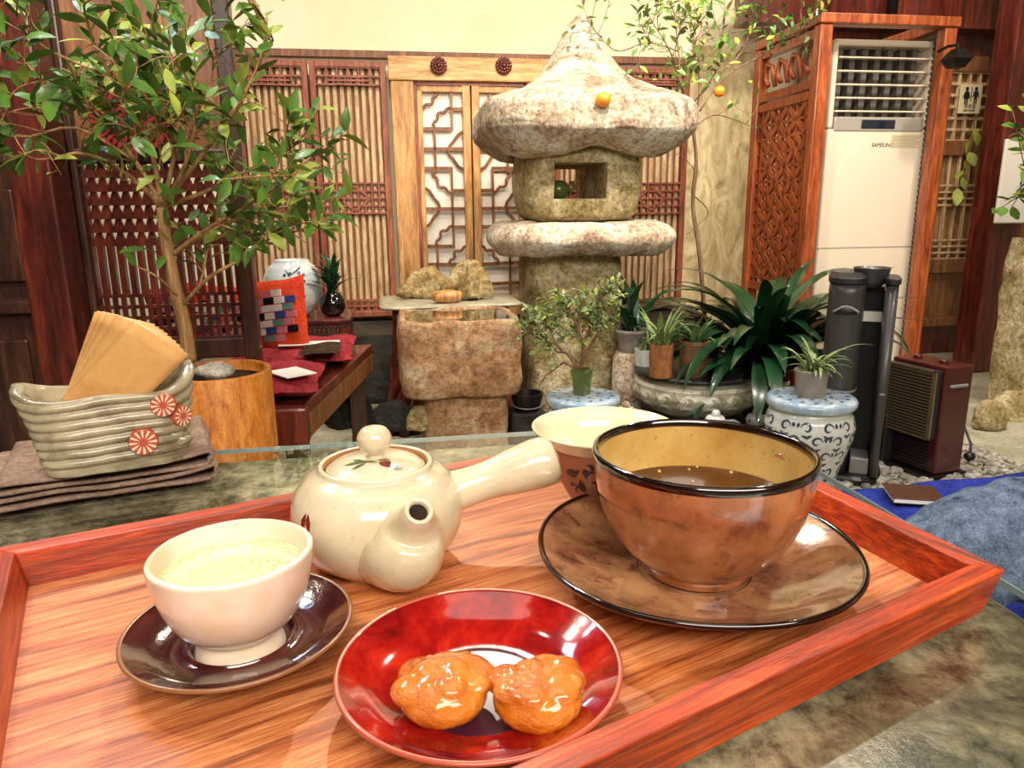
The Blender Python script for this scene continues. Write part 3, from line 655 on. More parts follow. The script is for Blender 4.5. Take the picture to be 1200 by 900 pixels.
# root table
RV = 3.35
(ru0, rz1), (ru1, _) = uz(444, 352, RV), uz(604, 352, RV); rc = (ru0 + ru1) / 2
rt = thing('root_table', 'low side table of twisted dark roots carrying a thin stone slab, behind the basin', 'table', W(rc, RV, 0), TH)
m = MB(); m.loft(obox(m, ru0 - rc, ru1 - rc, -.26, .22, rz1 - .018, rz1, 3, 9)).rough(.003, 9, 3); build('table_top', m, M['relief'], rt, smooth=True)
random.seed(5)
for s, xx in ((0, ru0 - rc + .1), (1, ru1 - rc - .1), (2, ru0 - rc + .16), (3, ru1 - rc - .16)):
    m = MB(); yy = -.14 if s < 2 else .12
    for k in range(6):
        a = k * 1.1; pts = []
        for i in range(8):
            t = i / 7; w = .028 + .05 * (1 - t) ** 2 * (1 + .5 * sin(k)); pts.append((xx + cos(a + t * 4) * w, yy + sin(a + t * 4) * w, t * (rz1 - .02)))
        m.tube(pts, [.030 - .012 * i / 7 + .006 * sin(i * 2 + k) for i in range(8)], 8)
    build('leg', m, M['darkred'], rt, smooth=True)
def rock(name, label, pxc, pyb, pyt, pxw, v, mat, seed, dep=.6, grp=None, cat='rock', peaks=0, tall=None, flat=0):
    u0, zb = uz(pxc - pxw / 2, pyb, v); u1, zt = uz(pxc + pxw / 2, pyb, v); zt = uz(pxc, pyt, v)[1]; hx = (u1 - u0) / 2; h = zt - zb
    m = MB(); rings = []; random.seed(seed)
    for i in range(19):
        t = i / 18; k = (1 - t ** (3.2 if not peaks else 1.5)) ** .6 * (1 if t > .1 else .88 + 1.2 * t); k = max(k, .02); rings.append([])
        for j in range(40):
            a = 2 * pi * j / 40; w = 1 + (.20 * sin(a * 5 + seed) + .16 * sin(a * 11 + seed * 2 + t * 2) if peaks else .06 * sin(a * 3 + seed)); rings[-1].append((hx * k * w * cos(a) + (.15 * hx * t if peaks else 0), hx * dep * k * w * sin(a), h * t))
    m.loft(rings).rough(h * .12 if peaks else h * .06, 2.2 / max(h, .05), seed).rough(h * .03, 9 / max(h, .05), seed)
    zmin = min(p[2] for p in m.v); m.v = [(p[0], p[1], p[2] - zmin) for p in m.v]
    return solo(name, m, mat, label, cat, W((u0 + u1) / 2, v, zb), TH, grp, smooth=True)
rock('scholar_rock', 'tan ridged scholar rock, the taller right one on the root table', 548, 352, 306, 56, RV - .08, M['scholar'], 3, .6, 'scholar rocks on the root table', peaks=1)
rock('scholar_rock', 'tan ridged scholar rock, the broad left one on the root table', 497, 352, 316, 60, RV + .07, M['scholar'], 8, .6, 'scholar rocks on the root table', peaks=1)
m = MB(); m.lathe([(.03, 0), (.05, .01), (.056, .03), (.05, .045), (.03, .05)], 20, sx=1.2).rough(.01, 20, 4); q = uz(524, 352, RV - .2); solo('driftwood_bowl', m, M['oldwood'], 'small carved light brown bowl in front of the scholar rocks', 'bowl', W(q[0], RV - .17, rz1 + .001), TH, smooth=True)
# dark rocks in the garden bed
for k, (x, b, t, w, v, mt) in enumerate([(452, 470, 425, 60, 3.3, 'darkrock'), (408, 500, 462, 60, 2.9, 'darkrock'), (478, 455, 418, 50, 3.6, 'darkrock'), (462, 503, 470, 56, 3.0, 'darkrock'), (492, 505, 476, 30, 2.75, 'granite2')]):
    lb = ['dark rock in the bed below the root table', 'blue grey rock on the ground beside the low bench', 'dark rock standing directly left of the basin under the root table', 'dark mossy rock on the ground left of the basin foot', 'pale rough rock against the left side of the basin foot'][k]
    rock('garden_rock', lb, x, b, t, w, v, M[mt], 20 + k, .8, 'rocks around the stone basin')
rk = rock('garden_rock', 'brown rounded boulder at the foot of the stone pillar, right edge', 1185, 505, 458, 60, 2.9, M['granite2'], 31, .8, 'rocks around the stone pillar')
rk = rock('garden_rock', 'small brown boulder leaning before the stone pillar boulder', 1157, 503, 470, 34, 2.75, M['granite2'], 34, .8, 'rocks around the stone pillar')

# ------------------------------------------------------------------ bench, cushions, moon jar
bn = thing('low_bench', 'dark red wooden low bench running away behind the log planter', 'bench', W(-.27, 0, 0), TH)
bz = .40
def bpt(px, py, z=bz): p = atz(px, py, z); return p.dot(U), p.dot(V)
e0 = bpt(357, 472, .47); e1 = bpt(436, 402, .47)
m = MB()
bL = 1.0
x0, y0, x1, y1 = e0[0] + .27, e0[1], e1[0] + .27, e1[1]
def bslab(m, z0, z1, a, b, i0=0, i1=1):   # slab between bench edge and a parallel line to the left
    q = [(x0 - a, y0), (x0 - b, y0), (x1 - b, y1), (x1 - a, y1)]; n = [(p[0], p[1], z) for z in (z0, z1) for p in q]
    return m.add(n, [(0, 1, 2, 3), (7, 6, 5, 4), (0, 4, 5, 1), (1, 5, 6, 2), (2, 6, 7, 3), (3, 7, 4, 0)])
bslab(m, .43, .465, .0, .57); build('seat_board', m, M['darkred'], bn, bevel=.004)
m = MB(); bslab(m, .36, .43, 0, .035); build('side_rail', m, M['brownwood'], bn, bevel=.004)
m = MB(); m.b2((x0 - .57, y0 - .05, .365), (x0 + .01, y0, .467)); build('end_plank', m, M['darkred'], bn, bevel=.006)
for yy in (.08, .92):
    for a in (.05, .55):
        m = MB(); xx = x0 + (x1 - x0) * yy - a; m.b2((xx - .03, y0 + (y1 - y0) * yy - .03, 0), (xx + .03, y0 + (y1 - y0) * yy + .03, .40)); build('leg', m, M['darkwood'], bn)
def pillow(mb, w, d, h, n=22, seed=0, amp=.006):
    for s in (1, -1):
        vs = []; 
        for i in range(n + 1):
            for j in range(n + 1):
                a, b = -1 + 2 * i / n, -1 + 2 * j / n; k = (max(0, 1 - abs(a) ** 3.2) * max(0, 1 - abs(b) ** 3.2)) ** .45
                px_ = 1 - .05 * (1 - abs(b) ** 2) ; vs.append((a * w / 2 * (1 - .06 * (1 - b * b)), b * d / 2 * (1 - .06 * (1 - a * a)), s * h / 2 * k))
        fs = [(i * (n + 1) + j, (i + 1) * (n + 1) + j, (i + 1) * (n + 1) + j + 1, i * (n + 1) + j + 1) for i in range(n) for j in range(n)]
        mb.add(vs, fs)
    return mb.rough(amp, 14, seed)
# flat seat cushions lying on the bench
def on_bench(t, a): return x0 + (x1 - x0) * t - a - .27, y0 + (y1 - y0) * t
for k, (t, a, w, d, mt, lb) in enumerate([(.22, .19, .38, .42, 'redcloth', 'dusty crimson flat seat cushion on the near end of the bench'), (.74, .21, .40, .46, 'redcloth', 'deep red flat seat cushion on the far end of the bench, before the moon jar')]):
    u_, v_ = on_bench(t, a); m = MB(); pillow(m, w, d, .055, 26, k + 2, .010); solo('seat_cushion', m, M[mt], lb, 'cushion', W(u_, v_, .467 + .03), TH, 'flat cushions on the bench', smooth=True)
u_, v_ = on_bench(.50, .07); m = MB(); pillow(m, .13, .18, .02, 12, 9, .008); solo('knit_cloth', m, cloth('dark_knit', '#1E1612', '#5A4636', 60, 1), 'dark brown knitted cloth bunched between the red seat cushions', 'cloth', W(u_, v_, .536), TH, smooth=True)
q = bpt(342, 438, .53); m = MB(); m.box((0, 0, 0), (.09, .12, .003)); solo('paper_sheet', m, M['paper'], 'white paper sheet lying on the near crimson seat cushion', 'paper', W(q[0] + .0, q[1], .534), TH + .6)
q = bpt(370, 404, .53); m = MB(); m.box((0, 0, 0), (.2, .07, .003)); solo('paper_sheet', m, M['paper'], 'long cream paper on the bench under the patchwork cushion', 'paper', W(q[0] - .02, q[1], .536), TH)
# patchwork throw cushion leaning
def patch_cushion(px, py, v, w, h, tilt, yaw, lab, seed, base):
    p = atv(px, py, v)
    t = thing('throw_cushion', lab, 'cushion', p, 0, 'patchwork cushions on the bench')
    Rm = Matrix.Rotation(TH + yaw, 4, 'Z') @ Matrix.Rotation(rad(78) , 4, 'X') @ Matrix.Rotation(tilt, 4, 'Z'); t.rotation_euler = Rm.to_euler()
    m = MB(); pillow(m, w, h, .09, 20, seed, .004); build('cover', m, M[base], t, smooth=True)
    random.seed(seed); keys = ['p_white', 'p_pink', 'p_white', 'p_black', 'p_green', 'p_white', 'p_pink', 'p_blue']
    n = 7
    for i in range(n):
        for j in range(4):
            if (i in (0, n - 1) and j in (0, 3)): continue
            m = MB(); cw, ch = w * .62 / 4, h * .66 / n; cx, cy = (j - 1.5) * cw + (i % 2) * .01 + .018, (i - 3) * ch
            zt = .045 * ((1 - abs(2 * cx / w) ** 3.2) * (1 - abs(2 * cy / h) ** 3.2)) ** .45 + .001
            m.box((cx, cy, zt), (cw * .94, ch * .88, .006)); build('patch', m, M[keys[(i * 3 + j * 2 + seed) % 8]], t)
patch_cushion(322, 372, 2.62, .25, .27, rad(8), rad(-22), 'orange red cushion with coloured patchwork leaning at the screen edge', 2, 'redcloth2')
patch_cushion(252, 372, 2.75, .24, .24, rad(-6), 0, 'red and white patchwork cushion seen through the lattice screen', 4, 'redcloth2')
patch_cushion(212, 368, 2.8, .22, .22, rad(10), 0, 'pink patchwork cushion behind the lattice, left of the tree trunk', 5, 'redcloth')
# carved stand, moon jar, dark potted plant
SV = 3.55
(su0, sz1), (su1, sz0) = uz(343, 375, SV - .15), uz(413, 402, SV - .15); scn = (su0 + su1) / 2; sh = (su1 - su0) / 2
cs = thing('carved_stand', 'low red brown stand with pierced carved apron under the moon jar', 'stand', W(scn, SV, 0), TH)
m = MB(); m.b2((-sh - .22, -.17, sz1 - .02), (sh, .2, sz1)); build('top', m, M['darkred'], cs, bevel=.006)
m = MB(); m.b2((-sh - .2, -.15, sz1 - .035), (sh - .02, -.13, sz1 - .02)); m.b2((-sh - .2, -.15, sz0 - .02), (sh - .02, -.13, sz0))
for i in range(22): x = -sh - .2 + (2 * sh + .18) * i / 21; m.tube([(x + .016 * cos(a), -.14, (sz1 + sz0) / 2 - .012 + .03 * sin(a)) for a in [2 * pi * k / 8 for k in range(9)]], .004, 5)
build('apron', m, M['darkred'], cs)
for x in (-sh - .18, sh - .03):
    for y in (-.14, .17): m = MB(); m.b2((x - .02, y - .02, 0), (x + .02, y + .02, sz1 - .02)); build('leg', m, M['darkred'], cs)
mu = uz(344, 337, SV)[0]; mw = (uz(381, 337, SV)[0] - uz(311, 337, SV)[0]) / 2; mz0 = sz1; mz1 = uz(344, 304, SV)[1]; H_ = mz1 - mz0
mj = thing('moon_jar', 'round pale blue white moon jar painted with a dark branch', 'jar', W(mu, SV, mz0), TH)
mp = [(mw * .45, 0), (mw * .62, H_ * .08), (mw * .85, H_ * .25), (mw * .98, H_ * .45), (mw, H_ * .55), (mw * .95, H_ * .72), (mw * .8, H_ * .87), (mw * .62, H_ * .95), (mw * .58, H_)]
m = MB(); m.lathe(resamp(mp, 3) + [(mw * .54, H_), (mw * .54, H_ * .93)], 48, cap1=False); build('body', m, M['moonjar'], mj, smooth=True)
m = MB(); a0 = rad(-90)
for pts in ([(-.2, .95), (.05, .7), (.1, .45), (.35, .15)], [(.02, .75), (.35, .85), (.5, .95)], [(.08, .5), (-.15, .4)], [(.15, .35), (.4, .38)], [(.05, .6), (.3, .62), (.4, .55)]): stroke(m, mp, [(a0 + a, H_ * min(.9, z)) for a, z in pts], .008, .001)
for k in range(16): a, z = random.uniform(-.2, .5), random.uniform(.3, .8); stroke(m, mp, [(a0 + a, H_ * z), (a0 + a + .07, H_ * (z + .05))], .016, .001)
build('painted_branch', m, M['inkblue'], mj)
pu = uz(390, 360, SV - .05)[0]
pt = thing('potted_succulent', 'dark round pot with upright spiky green plant on the carved stand', 'potted plant', W(pu, SV - .05, sz1), TH)
m = MB(); m.lathe([(.03, 0), (.05, .015), (.062, .05), (.055, .085), (.04, .10), (.044, .108), (.036, .108), (.034, .09)], 32); build('pot', m, M['blackgloss'], pt, smooth=True)
m = MB(); random.seed(11)
for k in range(46): m.strap((random.uniform(-.02, .02), random.uniform(-.02, .02), .09 + .012 * (k % 9)), random.uniform(0, 2 * pi), random.uniform(.5, 1.5), random.uniform(.09, .15), .020, .9, 5)
build('leaves', m, M['clivia'], pt, smooth=True)

# ------------------------------------------------------------------ left lattice screen, posts, planter
XV = 2.3
(xl, _), (xr, _) = uz(88, 300, XV), uz(296, 300, XV)
zbt = uz(200, 420, XV)[1]; zlat = uz(200, 213, XV)[1]; xm = (xl + xr) / 2; hw = (xr - xl) / 2
sn = thing('lattice_screen', 'tall dark wooden door screen with solid top and lattice below, behind the lemon tree', 'screen', W(xm, XV, 0), TH)
for s, w in ((-1, .05), (1, .045)): m = MB(); m.b2((s * hw - w / 2 * (1 + s), -.03, .4665 if s > 0 else 0), (s * hw + w / 2 * (1 - s), .03, 2.4)); build('stile', m, M['darkwood'], sn, bevel=.006)
Z1 = 1.135
for z, h in ((zbt + .03, .06), (Z1, .035), (2.36, .08), (1.62, .03)): m = MB(); m.b2((-hw + .04, -.028, z - h / 2), (hw - .04, .028, z + h / 2)); build('rail', m, M['darkwood'], sn, bevel=.005)
m = MB(); m.b2((-hw + .04, .0, Z1), (hw - .04, .012, 2.34)); build('solid_panel', m, M['brownwood'], sn)
m = MB(); m.b2((-hw + .09, -.018, 1.68), (hw - .09, .0, 1.72)); m.b2((-hw + .09, -.018, 1.68), (-hw + .12, .0, 2.3)); m.b2((hw - .12, -.018, 1.68), (hw - .09, .0, 2.3)); build('raised_moulding', m, M['darkwood'], sn)
za, zb_ = zbt + .06, Z1 - .017; zq = uz(200, 345, XV)[1]; zw = uz(200, 285, XV)[1]
m = MB(); lattice_grid(m, -hw + .045, hw - .045, za, zq, 17, 4, 0, .010, .018)
lattice_grid(m, -hw + .045, hw - .045, zw, zb_, 14, 6, 0, .011, .018)
nx = 14; dx = (2 * hw - .09) / nx; dz = (zb_ - zw) / 6
for i in range(nx):
    for j in range(6): x = -hw + .045 + i * dx; z = zw + j * dz; m.beam((x + dx * .5, -.005, z), (x + dx, -.005, z + dz), .008, .008, (0, 1, 0)); m.beam((x, -.005, z + dz), (x + dx * .5, -.005, z), .008, .008, (0, 1, 0))
for i in range(16): x = -hw + .045 + (2 * hw - .09) * i / 15; m.box((x, 0, (zq + zw) / 2), (.016, .022, zw - zq))
build('lattice', m, M['darkred'], sn)
# red knotted net hanging on the screen's upper panel
rn = uz(150, 135, XV - .06); m = MB()
Lx = .17
for i in range(-9, 10):
    for s in (-1, 1):
        c0 = .022 * i; h_ = [(x, s * (x - c0)) for x in [k * .005 - .1 for k in range(41)] if x * x + (x - c0) ** 2 < .0105]
        if len(h_) > 1: m.beam((h_[0][0], 0, h_[0][1]), (h_[-1][0], -.004 * s, h_[-1][1]), .008, .006, (0, 1, 0))
m.tube([(.1 * cos(2 * pi * k / 24), 0, .1 * sin(2 * pi * k / 24)) for k in range(25)], .006, 6)
solo('red_net', m, M['redcloth'], 'red woven net ornament hanging behind the lemon tree leaves', 'ornament', W(rn[0], XV - .045, rn[1]), TH)
# dark posts and wall boards at far left
pu0, pu1 = uz(52, 250, 2.2)[0], uz(92, 250, 2.2)[0]
m = MB(); m.box((0, 0, 1.35), (pu1 - pu0 + .02, .12, 2.7)); solo('wooden_post', m, M['darkred'], 'thick dark red wooden post left of the lattice screen', 'post', W((pu0 + pu1) / 2 - .035, 2.19, 0), TH, bevel=.008)
hb = thing('dark_cupboard', 'dark brown wooden cupboard with a ledge at the left edge', 'cupboard', W(uz(30, 300, 2.1)[0] - .43, 2.33, 0), TH)
m = MB(); m.b2((-.45, 0, 0), (.38, .3, .72)); m.b2((-.45, .1, .72), (.38, .3, 2.5)); build('body', m, M['darkwood'], hb, bevel=.005)
m = MB(); m.b2((-.47, -.04, .70), (.4, .1, .735)); build('ledge', m, M['darkwood'], hb, bevel=.004)
for x in (-.02, .33): m = MB(); m.b2((x - .03, .08, .75), (x + .02, .1, 2.4)); build('moulding', m, M['darkwood'], hb)
m = MB(); m.b2((.0, .085, .78), (.28, .1, 1.05)); m.b2((.0, .085, 1.12), (.28, .1, 1.9)); m.b2((-.05, -.012, .1), (.3, 0, .62)); build('door_panel', m, M['darkwood'], hb, bevel=.006)
# log planter
PV = 1.75; p0, p1 = uz(188, 432, PV)[0], uz(318, 432, PV)[0]; pr_ = (p1 - p0) / 2; pz = uz(255, 433, PV)[1]
pl = thing('log_planter', 'round orange brown hollow log planter holding the lemon tree', 'planter', W((p0 + p1) / 2, PV, 0), TH)
m = MB(); m.lathe([(pr_ * .98, 0), (pr_ * 1.0, .1), (pr_, .3), (pr_ * .99, pz - .004), (pr_ * .97, pz), (pr_ * .88, pz), (pr_ * .86, pz - .004), (pr_ * .86, pz - .03)], 64).rough(.004, 6, 2); build('shell', m, M['planter'], pl, smooth=True)
m = MB(); m.lathe([(.01, pz - .022), (pr_ * .5, pz - .018), (pr_ * .90, pz - .024)], 32, cap0=True).rough(.006, 20, 3); build('soil', m, M['soil'], pl, smooth=True)
ps = uz(250, 428, PV - .05)
m = MB(); m.ball((0, 0, .0), .042, 28, 18, (1, .75, .5)).rough(.006, 20, 8); solo('round_stone', m, stone('speckled_pebble', ['#6E685C', '#A39C8E', '#D2CCC0'], 14, .6, .004, .7, .5, 120), 'grey speckled round stone resting on the log planter', 'stone', W(ps[0], PV - .05, pz + .006), TH, smooth=True)

# ------------------------------------------------------------------ trees
def limb(mb, pts, r0, r1, n=8):
    P = [Vector(p) for p in pts]; Q = []
    for i in range(len(P) - 1):
        a, b, c, d = P[max(i - 1, 0)], P[i], P[i + 1], P[min(i + 2, len(P) - 1)]
        for k in range(4):
            t = k / 4; Q.append(.5 * ((2 * b) + (c - a) * t + (2 * a - 5 * b + 4 * c - d) * t * t + (3 * b - a - 3 * c + d) * t ** 3))
    Q.append(P[-1]); mb.tube(Q, [r0 + (r1 - r0) * i / (len(Q) - 1) for i in range(len(Q))], n); return Q
def leafy(lf, Q, L, w, step, start=.3, spread=.8, up=.3, twig=None, tl=.06):
    n = len(Q); i = int(n * start)
    acc = 0
    for a, b in zip(Q[i:], Q[i + 1:]):
        d = b - a; acc += d.length
        while acc > step:
            acc -= step; dn = d.normalized(); r = Vector((random.gauss(0, 1), random.gauss(0, 1), random.gauss(0, 1))); r = (r - dn * r.dot(dn)).normalized()
            dd = (dn * .6 + r * spread + Vector((0, 0, up * random.random()))).normalized(); k = random.uniform(.6, 1.15)
            lf[random.random() < .22].leaf(b, dd, (random.gauss(0, .5), random.gauss(0, .5) - .4, 1), L * k, w * k, random.uniform(-.1, .5), random.uniform(.05, .4))
def sub(mb, lf, Q, num, Lr, r, L, w, step, upb=.2, start=.35, depth=1, clip=None):
    for k in range(num):
        i = random.randint(int(len(Q) * start), len(Q) - 2); p = Q[i]; d = (Q[i + 1] - Q[i]).normalized()
        x = Vector((random.gauss(0, 1), random.gauss(0, .8), random.gauss(0, .8) + upb)).normalized(); d = (d * .7 + x * .9).normalized(); ln = random.uniform(*Lr)
        pts = [p, p + d * ln * .5 + Vector((0, 0, random.uniform(-.01, .02))), p + d * ln + Vector((random.uniform(-.03, .03), 0, random.uniform(-.02, .03)))]
        if clip and not clip(pts[-1]): continue
        q = limb(mb, pts, r, r * .4, 5); leafy(lf, q, L, w, step, .25)
        if depth > 0: sub(mb, lf, q, 2, (Lr[0] * .6, Lr[1] * .6), r * .6, L, w, step, upb, .3, depth - 1, clip)
random.seed(21)
tr = thing('lemon_tree', 'bushy young lemon tree with glossy green leaves growing from the log planter', 'tree', W(uz(222, 420, PV)[0], PV, pz - .02), 0)
O_ = tr.location
def TP(px, py, v=PV): return atv(px, py, v) - O_
wd_ = MB(); lf = [MB(), MB()]
trunk = limb(wd_, [TP(222, 424), TP(217, 385), TP(206, 340), TP(196, 290), TP(190, 243)], .017, .012, 12)
mains = [
 ([TP(190, 243), TP(150, 205, 1.7), TP(100, 180, 1.62), TP(65, 185, 1.6)], .007, 3), ([TP(190, 243), TP(160, 190), TP(110, 130, 1.85), TP(60, 115, 1.9)], .007, 6),
 ([TP(190, 243), TP(175, 170), TP(130, 90, 1.7), TP(105, 40, 1.7)], .008, 8), ([TP(190, 243), TP(205, 170, 1.8), TP(195, 90, 1.85), TP(170, 30, 1.85)], .008, 8),
 ([TP(190, 243), TP(218, 190, 1.7), TP(230, 120, 1.65), TP(200, 60, 1.6)], .007, 7), ([TP(190, 243), TP(230, 190), TP(275, 130, 1.75), TP(305, 70, 1.75), TP(313, 20, 1.75)], .008, 5),
 ([TP(190, 243), TP(240, 225, 1.8), TP(300, 195, 1.85), TP(350, 165, 1.85), TP(375, 120, 1.85)], .007, 6), ([TP(200, 300), TP(240, 270, 1.7), TP(300, 235, 1.65), TP(350, 200, 1.6)], .007, 7),
 ([TP(200, 300), TP(250, 268, 1.75), TP(320, 245), TP(392, 235, 1.75)], .007, 8), ([TP(212, 360), TP(245, 325, 1.7), TP(290, 300, 1.7), TP(325, 275, 1.7), TP(375, 268, 1.7)], .006, 5),
 ([TP(212, 360), TP(235, 330, 1.8), TP(245, 285, 1.8), TP(262, 240, 1.8)], .005, 4), ([TP(110, 130, 1.85), TP(60, 105, 1.8), TP(20, 60, 1.8)], .005, 4), ([TP(130, 90, 1.7), TP(60, 60, 1.7), TP(20, 30, 1.65)], .005, 5),
 ([TP(160, 190), TP(90, 150, 1.7), TP(20, 160, 1.65), TP(-15, 110, 1.6)], .005, 4), ([TP(190, 200), TP(180, 130, 1.6), TP(150, 90, 1.55)], .005, 7), ([TP(215, 170), TP(245, 110, 1.9), TP(250, 60, 1.9)], .005, 6)]
def clipL(p):
    q = R @ (p + O_ - CAM); x = 600 + FPX * q.x / q.z; y = 450 + FPX * q.y / q.z
    return not (x < 165 and y > 205) and not (y > 335) and not (x > 270 and y > 296) and x < 405 and not (x > 320 and y < 110)
for P, r, n in mains:
    Q = limb(wd_, P, r * .8, r * .3, 6); leafy(lf, Q, .056, .024, .021, .45); sub(wd_, lf, Q, int(n * 1.25), (.07, .16), r * .4, .056, .024, .021, .15, .35, 1, clipL)
Q = limb(wd_, [TP(212, 350), TP(185, 325, 1.68), TP(160, 312, 1.68)], .003, .0015, 6); lf[0].leaf(Q[-1], (-.2, -.3, .6), (1, 0, .2), .04, .03, .1, .1)
build('trunk_and_branches', wd_, M['bark'], tr, smooth=True); build('green_leaves', lf[0], M['leaf'], tr, smooth=True); build('yellow_green_leaves', lf[1], M['leaf2'], tr, smooth=True)

random.seed(33)
QV = 3.42
t2 = thing('kumquat_tree', 'slender citrus tree with small leaves and crooked trunk, right of the stone lantern', 'tree', atv(824, 480, QV), 0); O2 = t2.location.copy()
def T2(px, py, v=QV): return atv(px, py, v) - O2
wd_ = MB(); lf = [MB(), MB()]
limb(wd_, [T2(828, 480), T2(826, 380), T2(820, 300), T2(812, 240), T2(816, 190), T2(812, 150)], .013, .008, 8)
for P, r, n in [([T2(812, 150), T2(800, 110), T2(795, 60), T2(790, 15)], .006, 12), ([T2(812, 150), T2(820, 100), T2(812, 50), T2(825, 5)], .006, 12), ([T2(812, 150), T2(835, 135), T2(860, 140), T2(885, 150)], .005, 2),
    ([T2(820, 130), T2(850, 90), T2(900, 60), T2(950, 20), T2(965, -10)], .005, 9), ([T2(840, 90), T2(870, 60), T2(880, 30), T2(900, 5)], .004, 8), ([T2(795, 60), T2(760, 50), T2(725, 60), T2(705, 45), T2(690, 25)], .004, 6),
    ([T2(800, 110), T2(785, 60, 3.0), T2(760, 20, 2.95)], .004, 9), ([T2(814, 230), T2(830, 250), T2(805, 275)], .004, 0), ([T2(815, 200), T2(795, 180), T2(785, 195)], .003, 0), ([T2(812, 120), T2(830, 100, 3.0), T2(840, 70, 3.0), T2(850, 20, 3.0)], .004, 9)]:
    Q = limb(wd_, P, r, r * .3, 6)
    if n: leafy(lf, Q, .045, .020, .03, .45)
    sub(wd_, lf, Q, n, (.08, .2), r * .4, .045, .020, .03, .2, .35, 1)
build('trunk_and_branches', wd_, M['bark2'], t2, smooth=True); build('green_leaves', lf[0], M['leaf'], t2, smooth=True); build('yellow_green_leaves', lf[1], M['leaf2'], t2, smooth=True)
m = MB(); m.ball((0, 0, 0), .026, 18, 12); f_ = thing('orange', 'pale orange citrus fruit hanging on the kumquat tree above the cream wall', 'orange', atv(843, 107, QV), 0); build('peel', m, M['orange'], f_, smooth=True)
m = MB(); m.tube([(0, 0, .024), (.01, 0, .05), (.02, .0, .07)], .002, 5); build('stem', m, M['bark2'], f_)

# ------------------------------------------------------------------ potted plants, stools and bowls in the garden bed
def stool(name_lab, px, pyt, pw, v, pyb=None, seed=1):
    u0, zt = uz(px, pyt, v); w = (uz(px + pw / 2, pyt, v)[0] - uz(px - pw / 2, pyt, v)[0]) / 2
    t = thing('ceramic_stool', name_lab, 'garden stool', W(u0, v, 0), TH, 'blue and white porcelain drum stools')
    bp = [(w * .62, 0), (w * .66, zt * .08), (w * .70, zt * .22), (w * .84, zt * .42), (w * .97, zt * .60), (w * 1.0, zt * .72), (w * .95, zt * .81), (w * .86, zt * .86), (w * .84, zt * .89)]
    m = MB(); m.lathe(resamp(bp, 4), 56); build('body', m, M['bluewhite'], t, smooth=True)
    m = MB(); m.lathe([(w * .84, zt * .885), (w * .96, zt * .90), (w * 1.0, zt * .925), (w * 1.0, zt * .965), (w * .96, zt * .99), (w * .88, zt), (w * .3, zt), (w * .01, zt)], 56); tp = build('top_rim', m, M['palebluerim'], t, smooth=True)
    m = MB(); random.seed(seed)
    for r in (.9, .5): 
        for j in range(16 if r > .6 else 9):
            a = 2 * pi * j / (16 if r > .6 else 9); m.ball((w * r * .86 * cos(a), w * r * .86 * sin(a), zt + .0006), w * .05, 8, 4, (1, 1, .02))
    build('rim_pattern', m, M['inkblue'], tp)
    m = MB()
    for row, z in enumerate((.30, .48, .64, .77)):
        n = 13
        for j in range(n):
            a0 = 2 * pi * (j + .5 * (row % 2)) / n; s = 1 if j % 2 else -1; R0 = .17 * w * 1.1 / w
            pts = [(a0 + s * (.13 * cos(q) * (1 - k / 16)), zt * (z + .055 * sin(q) * (1 - k / 16))) for k, q in enumerate([i * .55 for i in range(11)])]
            stroke(m, bp, pts, .008 * w / .14, .0006)
            stroke(m, bp, [(a0 - s * .12, zt * (z - .06)), (a0 - s * .02, zt * (z - .09)), (a0 + s * .1, zt * (z - .07))], .011 * w / .14, .0006)
            stroke(m, bp, [(a0 + s * .17, zt * (z + .05)), (a0 + s * .2, zt * (z))], .010 * w / .14, .0006)
    build('scroll_pattern', m, M['inkblue'], t); return t, u0, zt, w
def potted(name, lab, cat, px, pyb, pyt, pw, v, mat, taper=.85, zb=None, n=28, feet=False, rim=True):
    u0, zz0 = uz(px, pyb, v); zt = uz(px, pyt, v)[1]; w = (uz(px + pw / 2, pyt, v)[0] - uz(px - pw / 2, pyt, v)[0]) / 2
    if zb is None: zb = zz0
    h = zt - zb; t = thing(name, lab, cat, W(u0, v, zb), TH)
    pr = [(w * taper, 0), (w * (taper * .6 + .4), h * .5), (w, h * .88 if rim else h)]
    if rim: pr += [(w * 1.05, h * .9), (w * 1.05, h)]
    m = MB(); m.lathe(pr + [(w * .86, h), (w * .84, h * .86)], n); build('pot', m, mat, t, smooth=False, bevel=.0)
    m = MB(); m.lathe([(.001, h * .88), (w * .85, h * .86)], n).rough(.003, 30, 2); build('soil', m, M['soil'], t)
    return t, h, w
# right hand stool with small plant
t, su_, sz_, sw = stool('blue and white porcelain drum stool beside the dark grey machine', 951, 463, 93, 2.22)
t, h, w = potted('potted_spider_plant', 'small grey pot with thin trailing leaves on the right porcelain stool', 'potted plant', 950, 456, 433, 34, 2.22, M['greypot'], .9, sz_ + .001)
m = MB(); random.seed(4)
for k in range(46): m.strap((random.uniform(-.02, .02), random.uniform(-.02, .02), h * .85), random.uniform(0, 2 * pi), random.uniform(.4, 1.4), random.uniform(.07, .15), .010, random.uniform(1.0, 2.6), 7)
for az, L in ((-.2, .26), (.1, .2), (3.3, .16)): m.strap((0, 0, h * .85), az, .9, L, .008, 1.6, 9)
build('leaves', m, M['jade'], t, smooth=True)
